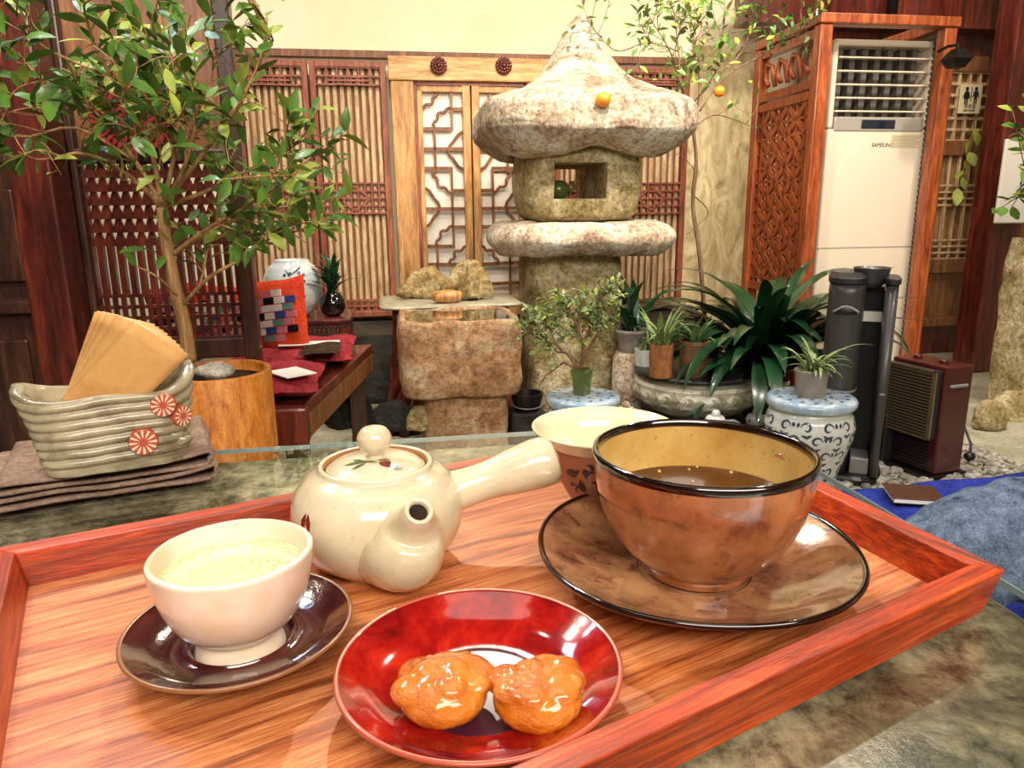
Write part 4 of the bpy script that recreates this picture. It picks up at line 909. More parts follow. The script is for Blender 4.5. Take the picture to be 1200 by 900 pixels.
# left stool with jade bonsai
t, su2, sz2, sw2 = stool('blue and white porcelain drum stool under the small leaved bonsai, before the lantern', 683, 462, 85, 2.45, seed=5)
t, h, w = potted('bonsai', 'small leaved bonsai with bare twisted trunks in a green square pot', 'bonsai', 682, 456, 432, 25, 2.45, M['greenpot'], .8, sz2 + .001, 4)
random.seed(12); wd_ = MB(); lf = [MB(), MB()]; O3 = t.location.copy(); Rz = Matrix.Rotation(-TH, 3, 'Z')
def T3(px, py, v=2.45): return Rz @ (atv(px, py, v) - O3)
for P, r, n in [([T3(680, 434), T3(684, 410), T3(678, 385), T3(682, 350)], .008, 6), ([T3(684, 420), T3(695, 400), T3(706, 385), T3(716, 372)], .006, 8), ([T3(684, 410), T3(688, 390), T3(700, 372)], .005, 7),
    ([T3(678, 434), T3(665, 415), T3(652, 412), T3(640, 400), T3(628, 380)], .006, 8), ([T3(660, 414), T3(648, 395), T3(640, 372)], .005, 9), ([T3(640, 400), T3(625, 392), T3(618, 375)], .004, 7), ([T3(678, 385), T3(668, 368), T3(655, 355)], .004, 8), ([T3(682, 390), T3(692, 365), T3(704, 350)], .004, 7)]:
    Q = limb(wd_, P, r, r * .4, 6); leafy(lf, Q, .026, .012, .008, .5); sub(wd_, lf, Q, n * 2, (.03, .08), r * .35, .026, .012, .006, .3, .45, 0)
wd_.tube([T3(680, 434), T3(660, 425), T3(640, 440), T3(632, 452)], [.005, .004, .003, .002], 6)
build('trunk', wd_, M['bark2'], t, smooth=True); build('green_leaves', lf[0], M['jade'], t, smooth=True); build('pale_leaves', lf[1], M['leaf2'], t, smooth=True)
# carved stone bowl with round dark lid carrying pots
RV_ = 3.0
u0, zt = uz(816, 436, RV_); w = (uz(886, 462, RV_)[0] - uz(747, 462, RV_)[0]) / 2; zb = uz(816, 497, RV_ - .2)[1]; zb = max(zb, 0); h = zt - zb
rb = thing('carved_stone_bowl', 'wide grey celadon bowl carved with scrolls, covered with a round dark lid', 'bowl', W(u0, RV_, zb), TH)
bp = [(w * .5, 0), (w * .62, h * .06), (w * .82, h * .22), (w * .96, h * .42), (w, h * .60), (w * .96, h * .78), (w * .88, h * .90), (w * .86, h * .97), (w * .86, h)]
m = MB(); m.lathe(resamp(bp, 4), 72); build('body', m, M['relief'], rb, smooth=True)
m = MB()
for j in range(18):
    a0 = 2 * pi * j / 18
    for z, s in ((.62, 1), (.36, -1)):
        stroke(m, bp, [(a0 + s * (.12 * cos(q) * (1 - k / 14)), h * (z + .12 * sin(q) * (1 - k / 14))) for k, q in enumerate([i * .6 for i in range(10)])], .014, .003)
    for q in range(3): stroke(m, bp, [(a0 - .16 + q * .045, h * .45), (a0 - .08 + q * .045, h * .60), (a0 - .16 + q * .045, h * .75)], .008, .003)
for z in (.84, .22): stroke(m, bp, [(2 * pi * k / 40, h * z) for k in range(41)], .014, .004, False)
build('carved_relief', m, M['relief_hi'], rb)
m = MB(); m.lathe([(w * .9, h + .0005), (w * .97, h + .004), (w * .97, h + .016), (w * .9, h + .02), (.01, h + .02)], 56); build('lid', m, M['greydark'], rb, smooth=True)
ZL_ = zb + h + .021
def small_aloe(lab, px, pt, pw, v, mat, seed, nl, Lr, mt='aloe', wl=.022, el=(.8, 1.5), name='potted_aloe', feet=False):
    t, h, w = potted(name, lab, 'potted plant', px, 0, pt, pw, v, mat, .92, ZL_, rim=(seed % 2 == 0)); m = MB(); random.seed(seed)
    for k in range(nl): m.strap((random.uniform(-.02, .02), random.uniform(-.02, .02), h * .85), random.uniform(0, 2 * pi), random.uniform(*el), random.uniform(*Lr), wl, random.uniform(.3, 1.8), 7, .5, .8)
    build('leaves', m, M[mt], t, smooth=True); return t
small_aloe('tan cylinder pot with pale spiky aloe, left front on the round lid', 790, 402, 27, 2.86, M['terra'], 3, 22, (.13, .26), 'jade', .020, (.7, 1.5))
small_aloe('rough brown pot with upright grey green aloe, right front on the round lid', 833, 398, 33, 2.86, M['brownpot'], 6, 20, (.11, .19))
t = small_aloe('small white bowl pot with short leaves at the back of the round lid', 770, 408, 26, 3.1, M['bluewhite'], 9, 14, (.06, .14), 'jade', .014)
t = small_aloe('small white cup pot of leaves at the right back of the round lid', 853, 398, 22, 3.12, M['bluewhite'], 15, 14, (.05, .12), 'aloe', .02)
# clivia
t, h, w = potted('potted_clivia', 'large dark green strap leaved plant in an olive green pot', 'potted plant', 893, 482, 443, 50, 3.05, M['greenpot'], .75, 0)
m = MB(); random.seed(8)
for k in range(125):
    a = random.uniform(0, 2 * pi); m.strap((random.uniform(-.06, .06), random.uniform(-.06, .06), h * .8 + random.uniform(0, .12)), a, random.uniform(.5, 1.35), random.uniform(.48, .80), random.uniform(.05, .08), random.uniform(.9, 2.4), 12, .22, .4)
build('leaves', m, M['clivia'], t, smooth=True)
# urn and dark plant between lantern and bowl
t, h, w = potted('potted_dark_plant', 'grey pot with dark upright leaves just right of the lantern pillar', 'potted plant', 740, 412, 386, 38, 3.2, M['greypot'], .7, None)
st_ = t.location.z
m = MB(); random.seed(2)
for k in range(16): m.strap((random.uniform(-.03, .03), random.uniform(-.03, .03), h * .8), random.uniform(0, 2 * pi), random.uniform(1.0, 1.5), random.uniform(.16, .3), .05, .8, 7, .3, .6)
build('leaves', m, M['clivia'], t, smooth=True)
uu, _ = uz(738, 440, 3.2); m = MB(); m.lathe([(.07, 0), (.085, .1), (.083, st_ - .03), (.07, st_ - .005), (.07, st_)], 32).rough(.006, 9, 2); solo('stone_urn', m, M['granite'], 'pale mottled round stone urn between the lantern pillar and carved bowl', 'urn', W(uu, 3.2, 0), TH, smooth=True)
# little ceramics on the ground
for k, (x, y, v, lab, mt) in enumerate([(886, 490, 2.75, 'tiny white and black ceramic lidded pot left of the right porcelain stool', 'bluewhite'), (733, 482, 2.8, 'tiny mottled ceramic toad on the ground left of the carved bowl', 'granite'), (838, 492, 2.65, 'tiny white ceramic turtle under the front of the carved bowl', 'bluewhite')]):
    u0, z0 = uz(x, y, v); z0 = max(0, z0 - .035); t = thing('ceramic_figurine', lab, 'figurine', W(u0, v, z0), TH)
    pd = None
    m = MB(); m.lathe([(.02, 0), (.036, .012), (.040, .032), (.032, .05), (.024, .054)], 24, sx=1.1); build('body', m, M[mt], t, smooth=True)
    m = MB(); m.ball((0, -.005, .062), .018, 14, 8); build('head' if k else 'lid', m, M[mt], t, smooth=True)
    m = MB()
    for a in range(7): m.ball((.040 * cos(a * .9), .036 * sin(a * .9), .03), .007, 8, 5)
    build('spots', m, M['inkblue'], t, smooth=True)
    if z0 > .01: m = MB(); m.loft(obox(m, -.07, .07, -.06, .06, 0, z0 - .001, 4, 4)).rough(.004, 12, k); solo('flat_stone', m, M['darkrock'], ['flat dark stone under the lidded ceramic pot', 'flat dark stone under the mottled toad', 'flat dark stone under the white turtle'][k], 'stone', W(u0, v, 0), TH, smooth=True)
# black bowls right of the basin
u0, z1 = uz(619, 462, 2.75); z0 = uz(619, 482, 2.75)[1]; z0=max(z0,.0)
t = thing('black_bucket', 'low black bucket on a grey block, right of the basin foot', 'bucket', W(u0, 2.78, z0), TH)
m = MB(); m.lathe([(.05, 0), (.062, .05), (.066, z1 - z0), (.058, z1 - z0), (.05, .02), (.01, .015)], 32); build('body', m, M['black'], t, smooth=False)
m = MB(); m.tube([(.06 * cos(a), -.06 + .0 * sin(a), .03 - .015 * sin(a)) if False else (.066 * cos(a), .066 * sin(a), .03 - .012 * abs(sin(a))) for a in [pi + pi * k / 10 for k in range(11)]], .002, 6); build('handle', m, M['greymid'], t)
m = MB(); m.b2((-.07, -.07, 0), (.07, .07, z0 - .001)); solo('grey_block', m, M['darkrock'], 'dark grey stone block under the black bucket', 'block', W(u0, 2.78, 0), TH, bevel=.01)

# ------------------------------------------------------------------ dark grey umbrella machine
MV = 2.36; (mu0, _), (mu1, _) = uz(980, 440, MV - .1), uz(1042, 440, MV - .1); mh = uz(1000, 330, MV)[1]; mc = (mu0 + mu1) / 2; mw_ = .108; mc = uz(1000, 440, MV)[0]
um = thing('umbrella_stand', 'tall dark grey plastic umbrella bagging stand with open front channel', 'umbrella stand', W(mc, MV, 0), rad(-24))
def ell(cx, cy, rx, ry, z, n=28, sq=3, a0=0): return [(cx + rx * (abs(cos(a)) ** sq + abs(sin(a)) ** sq) ** (-1 / sq) * cos(a), cy + ry * (abs(cos(a)) ** sq + abs(sin(a)) ** sq) ** (-1 / sq) * sin(a), z) for a in [2 * pi * k / n for k in range(n)]]
m = MB(); m.loft([ell(0, .02, mw_ * 1.12, .16, 0), ell(0, .02, mw_ * 1.12, .16, .02), ell(0, .02, mw_ * 1.0, .15, .03)]); build('base', m, M['black'], um)
cL = -mw_ * .44; rL = mw_ * .56
m = MB(); m.loft([ell(cL, .0, rL * k, .12, .03 + (mh - .03) * t) for t, k in [(0, .92), (.08, .9), (.15, .92), (.3, 1.0), (.5, 1.02), (.75, 1), (.95, 1.0), (1, .97)]]); lb = build('left_column', m, M['greyplastic'], um, smooth=True)
cR = mw_ * .86; rR = mw_ * .17
m = MB(); m.loft([ell(cR, -.01, rR * k, .10, .03 + (mh - .03) * t, sq=4) for t, k in [(0, 1), (.1, .85), (.2, .9), (.4, 1.1), (1, 1.1)]]); build('right_column', m, M['greyplastic'], um, smooth=True)
m = MB(); m.b2((cL, .03, .03), (cR, .11, mh - .02)); build('back_panel', m, M['black'], um)
m = MB(); m.b2((cL + rL, -.09, .03), (cR - rR, .03, .09)); build('drip_tray', m, M['greymid'], um, bevel=.004)
m = MB(); m.b2((cL + rL, .01, mh * .80), (cR - rR, .03, mh * .85)); build('white_label', m, M['paper'], um)
m = MB(); m.loft([ell(cL, 0, rL * 1.06, .13, mh), ell(cL, 0, rL * 1.06, .13, mh + .02), ell(cL, .02, rL * .9, .09, mh + .035)]); build('left_cap', m, M['greydark'], um, bevel=.003)
m = MB(); m.loft([ell(cR, -.01, rR * 1.4, .11, mh, sq=4), ell(cR, -.01, rR * 1.4, .11, mh + .02, sq=4)]); build('right_cap', m, M['greydark'], um, bevel=.003)
m = MB(); m.lathe([(.03, -.02), (.05, .0), (mw_ * .55, .045), (mw_ * .57, .05), (mw_ * .53, .05), (.05, .015), (.03, -.01)], 36, c=(mw_ * .25, 0, mh), sy=1.1, cap1=False); build('funnel', m, M['greyplastic'], um, smooth=True)
m = MB(); m.box((0, 0, 0), (.03, .03, .03)); 
m = MB(); m.lathe([(.001, -.004), (.75, -.003), (1, 0), (.75, .003), (.001, .004)], 24); 
m.v = [(cL + p[0] * rL * .6, -.121 - p[2], mh * .865 + p[1] * .017 * (1.4 if p[1] > 0 else .6)) for p in m.v]; hs = build('hand_slot', m, M['black'], um, smooth=True)
m = MB(); m.tube([(cL - rL * .65 + 2 * rL * .68 * k / 10, -.124, mh * .865 + .02 * sin(pi * k / 10)) for k in range(11)], .004, 6); build('slot_lip', m, M['greymid'], hs, smooth=True)
for cx, rx, ry in ((cL, rL, .12), (cR, rR * 1.05, .10)):
    z = mh * .47; m = MB(); m.loft([ell(cx, 0 if cx < 0 else -.01, rx * 1.03, ry * 1.02, z - .004), ell(cx, 0 if cx < 0 else -.01, rx * 1.03, ry * 1.02, z + .004)]); build('trim_band', m, M['greymid'], um)
u0 = uz(1041, 520, 2.42)[0]; m = MB(); m.b2((-.06, -.05, .0), (.08, .12, .20)); solo('black_box', m, M['greydark'], 'small dark grey box on the pebbles between stand and heater', 'box', W(u0 + .03, 2.46, 0), TH, bevel=.006)

# ------------------------------------------------------------------ maroon heater
C0 = atz(1094, 557, .02)
def z_at(px, py, P): # height of pixel row above ground point P
    z = .02
    for k in range(400):
        q = R @ (Vector((P.x, P.y, z)) - CAM)
        if 450 + FPX * q.y / q.z <= py: break
        z += .002
    return z
hz = z_at(1117, 431, C0); TL_ = atz(1047, 417, hz); fwd = TL_ - Vector((C0.x, C0.y, hz)); hwid = .24
C1 = Vector((C0.x, C0.y, hz)); fw = fwd.length; yaw = atan2(-fwd.y, -fwd.x)
ht = thing('gas_heater', 'maroon metal box heater with bronze slatted grille on the right', 'heater', (C0.x + fwd.x / 2, C0.y + fwd.y / 2, 0), yaw)
dp = .13; hw2 = fw / 2
m = MB(); m.b2((-hw2, .0, .02), (hw2, dp, hz)); build('cabinet', m, M['maroon'], ht, bevel=.006)
m = MB(); m.b2((-hw2 - .01, -.03, 0), (hw2 + .01, dp + .02, .02)); build('base', m, M['black'], ht, bevel=.003)
m = MB(); m.b2((-hw2 + .008, -.028, hz * .36), (hw2 - .012, .0, hz * .965)); gr = build('grille_housing', m, M['greydark'], ht, bevel=.004)
m = MB()
for i in range(20): z = hz * .40 + (hz * .53) * i / 19; m.box((0, -.030, z), (fw - .05, .008, .0055))
m.b2((-hw2 + .006, -.034, hz * .36), (-hw2 + .02, -.026, hz * .965)); m.b2((hw2 - .026, -.034, hz * .36), (hw2 - .012, -.026, hz * .965)); m.b2((-hw2 + .006, -.034, hz * .945), (hw2 - .012, -.026, hz * .965)); m.b2((-hw2 + .006, -.034, hz * .36), (hw2 - .012, -.026, hz * .38))
build('grille', m, M['bronze'], ht)
m = MB()
for i in range(9): z = hz * .08 + hz * .25 * i / 8; m.box((0, -.003, z), (fw - .06, .006, .006))
build('lower_vents', m, M['greydark'], ht)
m = MB(); m.b2((hw2, .02, hz * .82), (hw2 + .012, .10, hz * .845)); build('side_handle', m, M['greymid'], ht, bevel=.003)
for x in (-.06, .05): m = MB(); m.lathe([(.016, 0), (.014, .012), (.002, .013)], 16, c=(x, .06, hz)); build('knob', m, M['maroon'], ht, smooth=True)
cp = atz(1136, 536, .02); m = MB(); pA = atz(1132, 505, .10); m.tube([(pA.x, pA.y + .02, .12), (pA.x + .02, pA.y - .01, .05), (cp.x, cp.y, .03)], .005, 6); pg = thing('power_plug', 'black power plug and short cord lying beside the maroon heater', 'plug', (0, 0, 0)); build('cord', m, M['black'], pg, smooth=True)
m = MB(); m.ball((cp.x, cp.y, .024), .02, 14, 10, (1.1, 1, .9)); build('plug_body', m, M['black'], pg, smooth=True)

# ------------------------------------------------------------------ stone pillar, plant and panel at right edge
u0, _ = uz(1208, 400, 2.85); zt_ = uz(1185, 282, 2.85)[1]; zb_ = .12
m = MB(); m.loft(obox(m, .0, .34, -.13, .13, 0, zt_, 16)).rough(.012, 8, 3); solo('stone_pillar', m, M['granite2'], 'rough square stone pillar cut by the right edge of the photo', 'pillar', W(u0 + .02, 2.98, 0), TH, smooth=True)
t = thing('potted_ivy', 'green leafy trailing plant on top of the stone pillar', 'potted plant', W(u0 + .15, 2.95, zt_ + .004), TH)
m = MB(); m.lathe([(.06, 0), (.08, .06), (.085, .1), (.075, .1), (.07, .03)], 24); build('pot', m, M['greypot'], t)
wd_ = MB(); lf = [MB(), MB()]; random.seed(41)
for k in range(16):
    a = random.uniform(0, 2 * pi); L = random.uniform(.12, .3); Q = limb(wd_, [(0, 0, .08), (cos(a) * L * .5, sin(a) * L * .5, .22 + L * random.uniform(-.1, .6)), (cos(a) * L, sin(a) * L, .1 + random.uniform(-.1, .5))], .004, .002, 5); leafy(lf, Q, .07, .045, .035, .2)
Q = limb(wd_, [(0, 0, .1), (-.1, -.02, .3), (-.14, -.02, .42), (-.2, 0, .3)], .004, .002, 5); leafy(lf, Q, .08, .05, .05, .3)
build('stems', wd_, M['bark2'], t, smooth=True); build('green_leaves', lf[0], M['leaf'], t, smooth=True); build('yellow_green_leaves', lf[1], M['leaf2'], t, smooth=True)
u1, za = uz(1192, 235, 3.5); m = MB(); m.box((0, 0, 0), (.3, .02, .44)); solo('white_wall_plate', m, M['paper'], 'white glazed plate on the wall behind the ivy, right edge', 'plate', W(u1 + .12, 3.6, za + .1), TH, bevel=.006)
# hanging vine by the sign
t = thing('hanging_vine', 'thin vine with yellowing leaves hanging below the restroom sign', 'vine', atv(1140, 140, 4.15), 0); wd_ = MB(); lf = [MB(), MB()]; random.seed(6); O4 = t.location.copy()
Q = limb(wd_, [atv(x, y, 4.19) - O4 for x, y in ((1143, 136), (1138, 170), (1128, 200), (1122, 225))], .003, .002, 5); leafy(lf, Q, .11, .06, .06, .0, .5, -.6); 
build('stem', wd_, M['bark2'], t, smooth=True); lf[0].add(lf[1].v, lf[1].f); build('leaves', lf[0], M['leaf2'], t, smooth=True)

# ------------------------------------------------------------------ pebbles
random.seed(99); m = MB()
ico = MB(); ico.ball((0, 0, 0), 1, 7, 5)
def pebbles(n, u0, u1, v0, v1, s0, s1):
    for k in range(n):
        u_, v_ = random.uniform(u0, u1), random.uniform(v0, v1); p = W(u_, v_, 0); s = random.uniform(s0, s1); a = random.uniform(0, pi); e = random.uniform(.6, 1.2)
        m.add([(p.x + s * (q[0] * cos(a) - q[1] * sin(a) * e), p.y + s * (q[0] * sin(a) + q[1] * cos(a) * e), s * .35 + q[2] * s * .55) for q in ico.v], ico.f)
pebbles(1500, 1.2, 2.35, 1.85, 2.75, .010, .024); pebbles(400, .2, 1.2, 2.45, 3.2, .008, .018)
tag(build('pebbles', m, M['pebble'], smooth=True), 'grey and white pebbles spread over the ground around the heater and stools', 'pebbles', kind='stuff')
# raised garden bed soil under the planting
m = MB(); m.b2((.15, 2.45, .0), (2.0, 3.95, .006)); solo('garden_soil', m, M['soil'], 'dark soil covering the garden bed under the lantern and bowl', 'soil', (0, 0, 0), TH)

# ------------------------------------------------------------------ table
ZT = .762
tc = W(0, 0, 0); TC = atz(860, 491, ZT)          # far right glass corner
cu_, cv_ = TC.dot(U), TC.dot(V)
tb = thing('stone_table', 'mottled green stone table with a clear glass sheet on top', 'table', W(cu_ - .6, cv_ - .35, 0), TH)
m = MB(); m.b2((-.6, -.45, ZT - .068), (.6 - .012, .35 - .018, ZT - .0056)); build('stone_slab', m, M['table'], tb, bevel=.004)
m = MB(); m.b2((-.605, -.455, ZT - .005), (.6, .35, ZT)); build('glass_sheet', m, M['glass'], tb, bevel=.001)
m = MB(); m.b2((-.605, .3495, ZT - .0045), (.6, .3505, ZT - .0005)); m.b2((.5995, -.455, ZT - .0045), (.6005, .35, ZT - .0005)); build('glass_edge', m, M['glass_edge'], tb)
for x in (-.4, .4): m = MB(); m.loft(obox(m, x - .1, x + .1, -.3, .2, 0, ZT - .068, 8)).rough(.01, 8, 2); build('leg', m, M['granite2'], tb, smooth=True)

# ------------------------------------------------------------------ tray
ztop, zfl, zbt_ = .790, .770, .7635
def isect(p, d, q, e): # 2d
    c = d.x * e.y - d.y * e.x; t = ((q.x - p.x) * e.y - (q.y - p.y) * e.x) / c; return Vector((p.x + d.x * t, p.y + d.y * t))
def g2(px, py, z): v = atz(px, py, z); return Vector((v.x, v.y))
fa, fb_ = g2(117, 619, ztop), g2(570, 535, ztop); ra, rb_ = g2(1179, 667, ztop), g2(958, 562, ztop); na, nb = g2(1179, 667, ztop), g2(680, 900, ztop)
inn = g2(14, 641, ztop); ld = Vector((cos(rad(119.5)), sin(rad(119.5)))); lo = inn + Vector((-ld.y, ld.x)) * .011
P_FL = isect(lo, ld, fa, fb_ - fa); P_FR = isect(fa, fb_ - fa, ra, rb_ - ra); P_NR = ra; P_NL = isect(lo, ld, na, nb - na)
quad = [P_FL, P_FR, P_NR, P_NL]
def inset(Q, d):
    c = sum(Q, Vector((0, 0))) / 4; E_ = []
    for i in range(4):
        a, b = Q[i], Q[(i + 1) % 4]; t = (b - a).normalized(); n = Vector((-t.y, t.x))
        if n.dot(c - a) < 0: n = -n
        E_.append((a + n * d, t))
    return [isect(E_[i - 1][0], E_[i - 1][1], E_[i][0], E_[i][1]) for i in range(4)]
tq = inset(quad, .0125); bo_ = inset(quad, .006); bi = inset(quad, .0185); fl = inset(quad, .0165)
TA = rad(30.6); tray = thing('serving_tray', 'rectangular orange lacquered wooden serving tray with low flared sides', 'tray', (0, .36, zbt_ - .0012), TA)
IT = Matrix.Rotation(-TA, 3, 'Z')
def tl(p, z, n=None):
    return IT @ (Vector((p.x, p.y, z)) - Vector((0, .36, zbt_ - .0012)))
nmr = ['far_rail', 'right_rail', 'near_rail', 'left_rail']
for i in range(4):
    j = (i + 1) % 4; vs = [tl(quad[i], ztop), tl(quad[j], ztop), tl(tq[j], ztop), tl(tq[i], ztop), tl(bo_[i], zbt_), tl(bo_[j], zbt_), tl(bi[j], zbt_), tl(bi[i], zbt_)]
    fs = [(0, 1, 2, 3), (7, 6, 5, 4), (0, 4, 5, 1), (2, 6, 7, 3), (0, 3, 7, 4), (1, 5, 6, 2)]
    if i in (1, 3):  # turn local axes so the grain runs along the rail
        vs = [Vector((-v.y, v.x, v.z)) for v in vs]
    m = MB(); m.add(vs, fs); o = build('side_rail', m, M['tray_rail'], tray, bevel=.0009)
    if i in (1, 3): o.rotation_euler = (0, 0, rad(-90))
m = MB(); m.add([tl(p, z) for z in (zbt_, zfl) for p in fl], [(3, 2, 1, 0), (4, 5, 6, 7), (0, 1, 5, 4), (1, 2, 6, 5), (2, 3, 7, 6), (3, 0, 4, 7)]); build('floor_board', m, M['tray_floor'], tray)

# ------------------------------------------------------------------ crockery
def shift(mb, c, rz=0):
    mb.v = [(p[0] * cos(rz) - p[1] * sin(rz) + c[0], p[0] * sin(rz) + p[1] * cos(rz) + c[1], p[2] + c[2]) for p in mb.v]; return mb
def smoothprof(P, k=5):
    o = []
    for i in range(len(P) - 1):
        a, b, c, d = P[max(i - 1, 0)], P[i], P[i + 1], P[min(i + 2, len(P) - 1)]
        for j in range(k):
            t = j / k; o.append(tuple(.5 * (2 * b[q] + (c[q] - a[q]) * t + (2 * a[q] - 5 * b[q] + 4 * c[q] - d[q]) * t * t + (3 * b[q] - a[q] - 3 * c[q] + d[q]) * t ** 3) for q in (0, 1)))
    return o + [P[-1]]
# big saucer
sc_ = thing('saucer', 'large mottled brown glazed saucer with a dark rim under the coffee cup', 'saucer', (.0995, .3710, zfl), 0)
m = MB(); m.lathe([(.001, .004), (.040, .004), (.043, .0), (.048, .0), (.050, .004)] + smoothprof([(.050, .004), (.066, .0105), (.080, .018), (.0848, .0205)]), 96, sq=2.12, cap1=False)
m.lathe(smoothprof([(.0845, .0222), (.078, .0192), (.064, .0125), (.050, .0085), (.040, .0070), (.031, .0066), (.029, .0058), (.001, .0056)]), 96, sq=2.12, cap0=False); build('dish', m, M['saucer_big'], sc_, smooth=True)
m = MB(); m.lathe([(.0835, .0218), (.0845, .0200), (.0858, .0205), (.0863, .0218), (.0855, .0232), (.0842, .0232), (.0832, .0222)], 96, sq=2.12, cap0=False, cap1=False); build('rim', m, M['rim_dark'], sc_, smooth=True)
# coffee cup
cz = zfl + .0072; cx_, cy_ = .1013, .3700
cc_ = thing('coffee_cup', 'wide mottled brown cup with black rim and mustard inside, holding black coffee', 'cup', (cx_, cy_, cz), 0)
zr_ = .8445 - cz
op = [(.0280, .0), (.0290, .003), (.0300, .0065), (.0355, .0095), (.0450, .020), (.0522, .034), (.0565, .050), (.0580, .064), (.0582, zr_ - .001)]
m = MB(); m.lathe([(.001, .003), (.024, .003), (.0250, .0)] + smoothprof(op), 96, cap1=False); build('body', m, M['cup_brown'], cc_, smooth=True)
m = MB(); m.lathe(smoothprof([(.0555, zr_ - .001), (.0552, .062), (.0535, .048), (.0495, .033), (.040, .019), (.02, .011), (.001, .010)]), 96, cap0=False); build('inner_glaze', m, M['cup_in'], cc_, smooth=True)
m = MB(); m.lathe([(.0582, zr_ - .003), (.0588, zr_ - .0005), (.0582, zr_ + .0014), (.0567, zr_ + .0019), (.0553, zr_ + .0008), (.0551, zr_ - .0025)], 96, cap0=False, cap1=False); build('rim', m, M['rim_dark'], cc_, smooth=True)
m = MB(); ha = rad(24); dh = Vector((cos(ha), sin(ha), 0)); hp = [dh * .0560 + Vector((0, 0, .052)), dh * .0665 + Vector((0, 0, .056)), dh * .0730 + Vector((0, 0, .048)), dh * .069 + Vector((0, 0, .038)), dh * .060 + Vector((0, 0, .031)), dh * .048 + Vector((0, 0, .029))]
limb(m, hp, .0058, .0050, 12); build('handle', m, M['cup_brown'], cc_, smooth=True)
m = MB(); m.lathe([(.001, -.001), (.0516, -.001), (.0522, .0003), (.0514, 0), (.001, .0)], 64, cap0=True); t = thing('coffee', 'black coffee filling the mottled brown cup', 'coffee', (cx_, cy_, cz + .0405), 0); build('liquid', m, M['coffee'], t, smooth=True)
m = MB(); random.seed(3)
for k in range(14): a = random.uniform(0, 2 * pi); r = random.uniform(.044, .050) if k % 3 else random.uniform(.0, .045); s = random.uniform(.0006, .0013); m.ball((r * cos(a), r * sin(a), .0002), s, 8, 6)
build('bubble', m, M['cup_in'], t, smooth=True)
# cooling bowl behind
kb = thing('pouring_bowl', 'pale cream wide rimmed bowl with rust coloured painted sides, behind the teapot handle', 'bowl', (.0608, .4645, zfl), 0)
zb_ = .06; op = [(.022, 0), (.0225, .010), (.0235, .0135), (.030, .026), (.0345, .040), (.038, .050)]
m = MB(); m.lathe([(.001, .003), (.019, .003), (.0195, 0), (.022, 0), (.0225, .010), (.0235, .0135)], 64); build('foot', m, M['celadon'], kb, smooth=True)
m = MB(); m.lathe(smoothprof(op[2:]), 72, cap0=True, cap1=False); build('side', m, M['rust'], kb, smooth=True)
m = MB(); m.lathe(smoothprof([(.037, .0495), (.040, .052), (.046, .0585), (.048, .0605), (.0478, .0615), (.046, .0612), (.040, .056), (.0365, .050), (.030, .032), (.018, .018), (.001, .016)]), 96, cap0=False); build('inside_and_brim', m, M['celadon'], kb, smooth=True)
m = MB(); random.seed(5)
for a in (-2.35, -1.9, -1.45, -1.0):
    for z in (.040, .028):
        a1 = a + (.1 if z < .03 else 0)
        for q in range(6): b = random.uniform(0, 2 * pi); stroke(m, op, [(a1, z), (a1 + .14 * cos(b), z + .005 * sin(b)), (a1 + .2 * cos(b + .5), z + .006 * sin(b + .5))], .0022, .0003)
build('brush_marks', m, M['ink'], kb)
# dark saucer + white teacup
ds = thing('saucer', 'small glossy dark brown saucer under the white teacup', 'saucer', (-.1276, .3048, zfl), 0)
m = MB(); m.lathe([(.001, .0035), (.024, .0035), (.0250, 0), (.029, 0), (.030, .003)] + smoothprof([(.030, .003), (.040, .0075), (.048, .0125), (.0505, .0150)]), 72, cap1=False)
m.lathe(smoothprof([(.0500, .0158), (.046, .0135), (.038, .0095), (.030, .0075), (.0255, .0078), (.0240, .0092), (.0228, .0080), (.021, .0062), (.001, .0060)]), 72, cap0=False); build('dish', m, M['saucer_dark'], ds, smooth=True)
m = MB(); m.lathe([(.0493, .0152), (.0503, .0143), (.0511, .0150), (.0511, .0160), (.0502, .0166), (.0493, .0160)], 72, cap0=False, cap1=False); build('rim', m, M['rim_brown'], ds, smooth=True)
wc = thing('teacup', 'small handleless cream white teacup holding pale green tea', 'teacup', (-.1263, .3003, zfl + .0064), 0)
zc_ = .823 - zfl - .0064
op = [(.0198, 0), (.0190, .004), (.0178, .0085), (.0200, .0105), (.0262, .0165), (.0312, .026), (.0340, .036), (.0353, zc_)]
m = MB(); m.lathe([(.001, .002), (.016, .002), (.0175, 0)] + smoothprof(op), 72, cap1=False).rough(.0004, 60, 2); build('outside', m, M['cup_white'], wc, smooth=True)
m = MB(); m.lathe(smoothprof([(.0353, zc_ - .0005), (.0350, zc_ + .0010), (.0336, zc_ + .0013), (.0326, zc_), (.0308, .032), (.026, .022), (.018, .013), (.001, .011)]), 72, cap0=False).rough(.0003, 60, 2); build('inside', m, M['cup_white'], wc, smooth=True)
m = MB(); m.lathe([(.001, 0), (.0306, 0)], 48); m.v = [(p[0], p[1], p[2]) for p in m.v]; t = thing('green_tea', 'pale speckled green tea inside the white teacup', 'tea', (-.1263, .3003, zfl + .0064 + .0385), 0); m2 = MB(); m2.lathe([(.001, -.001), (.0314, -.001), (.0318, 0), (.001, 0)], 48); build('liquid', m2, M['tea'], t, smooth=False)
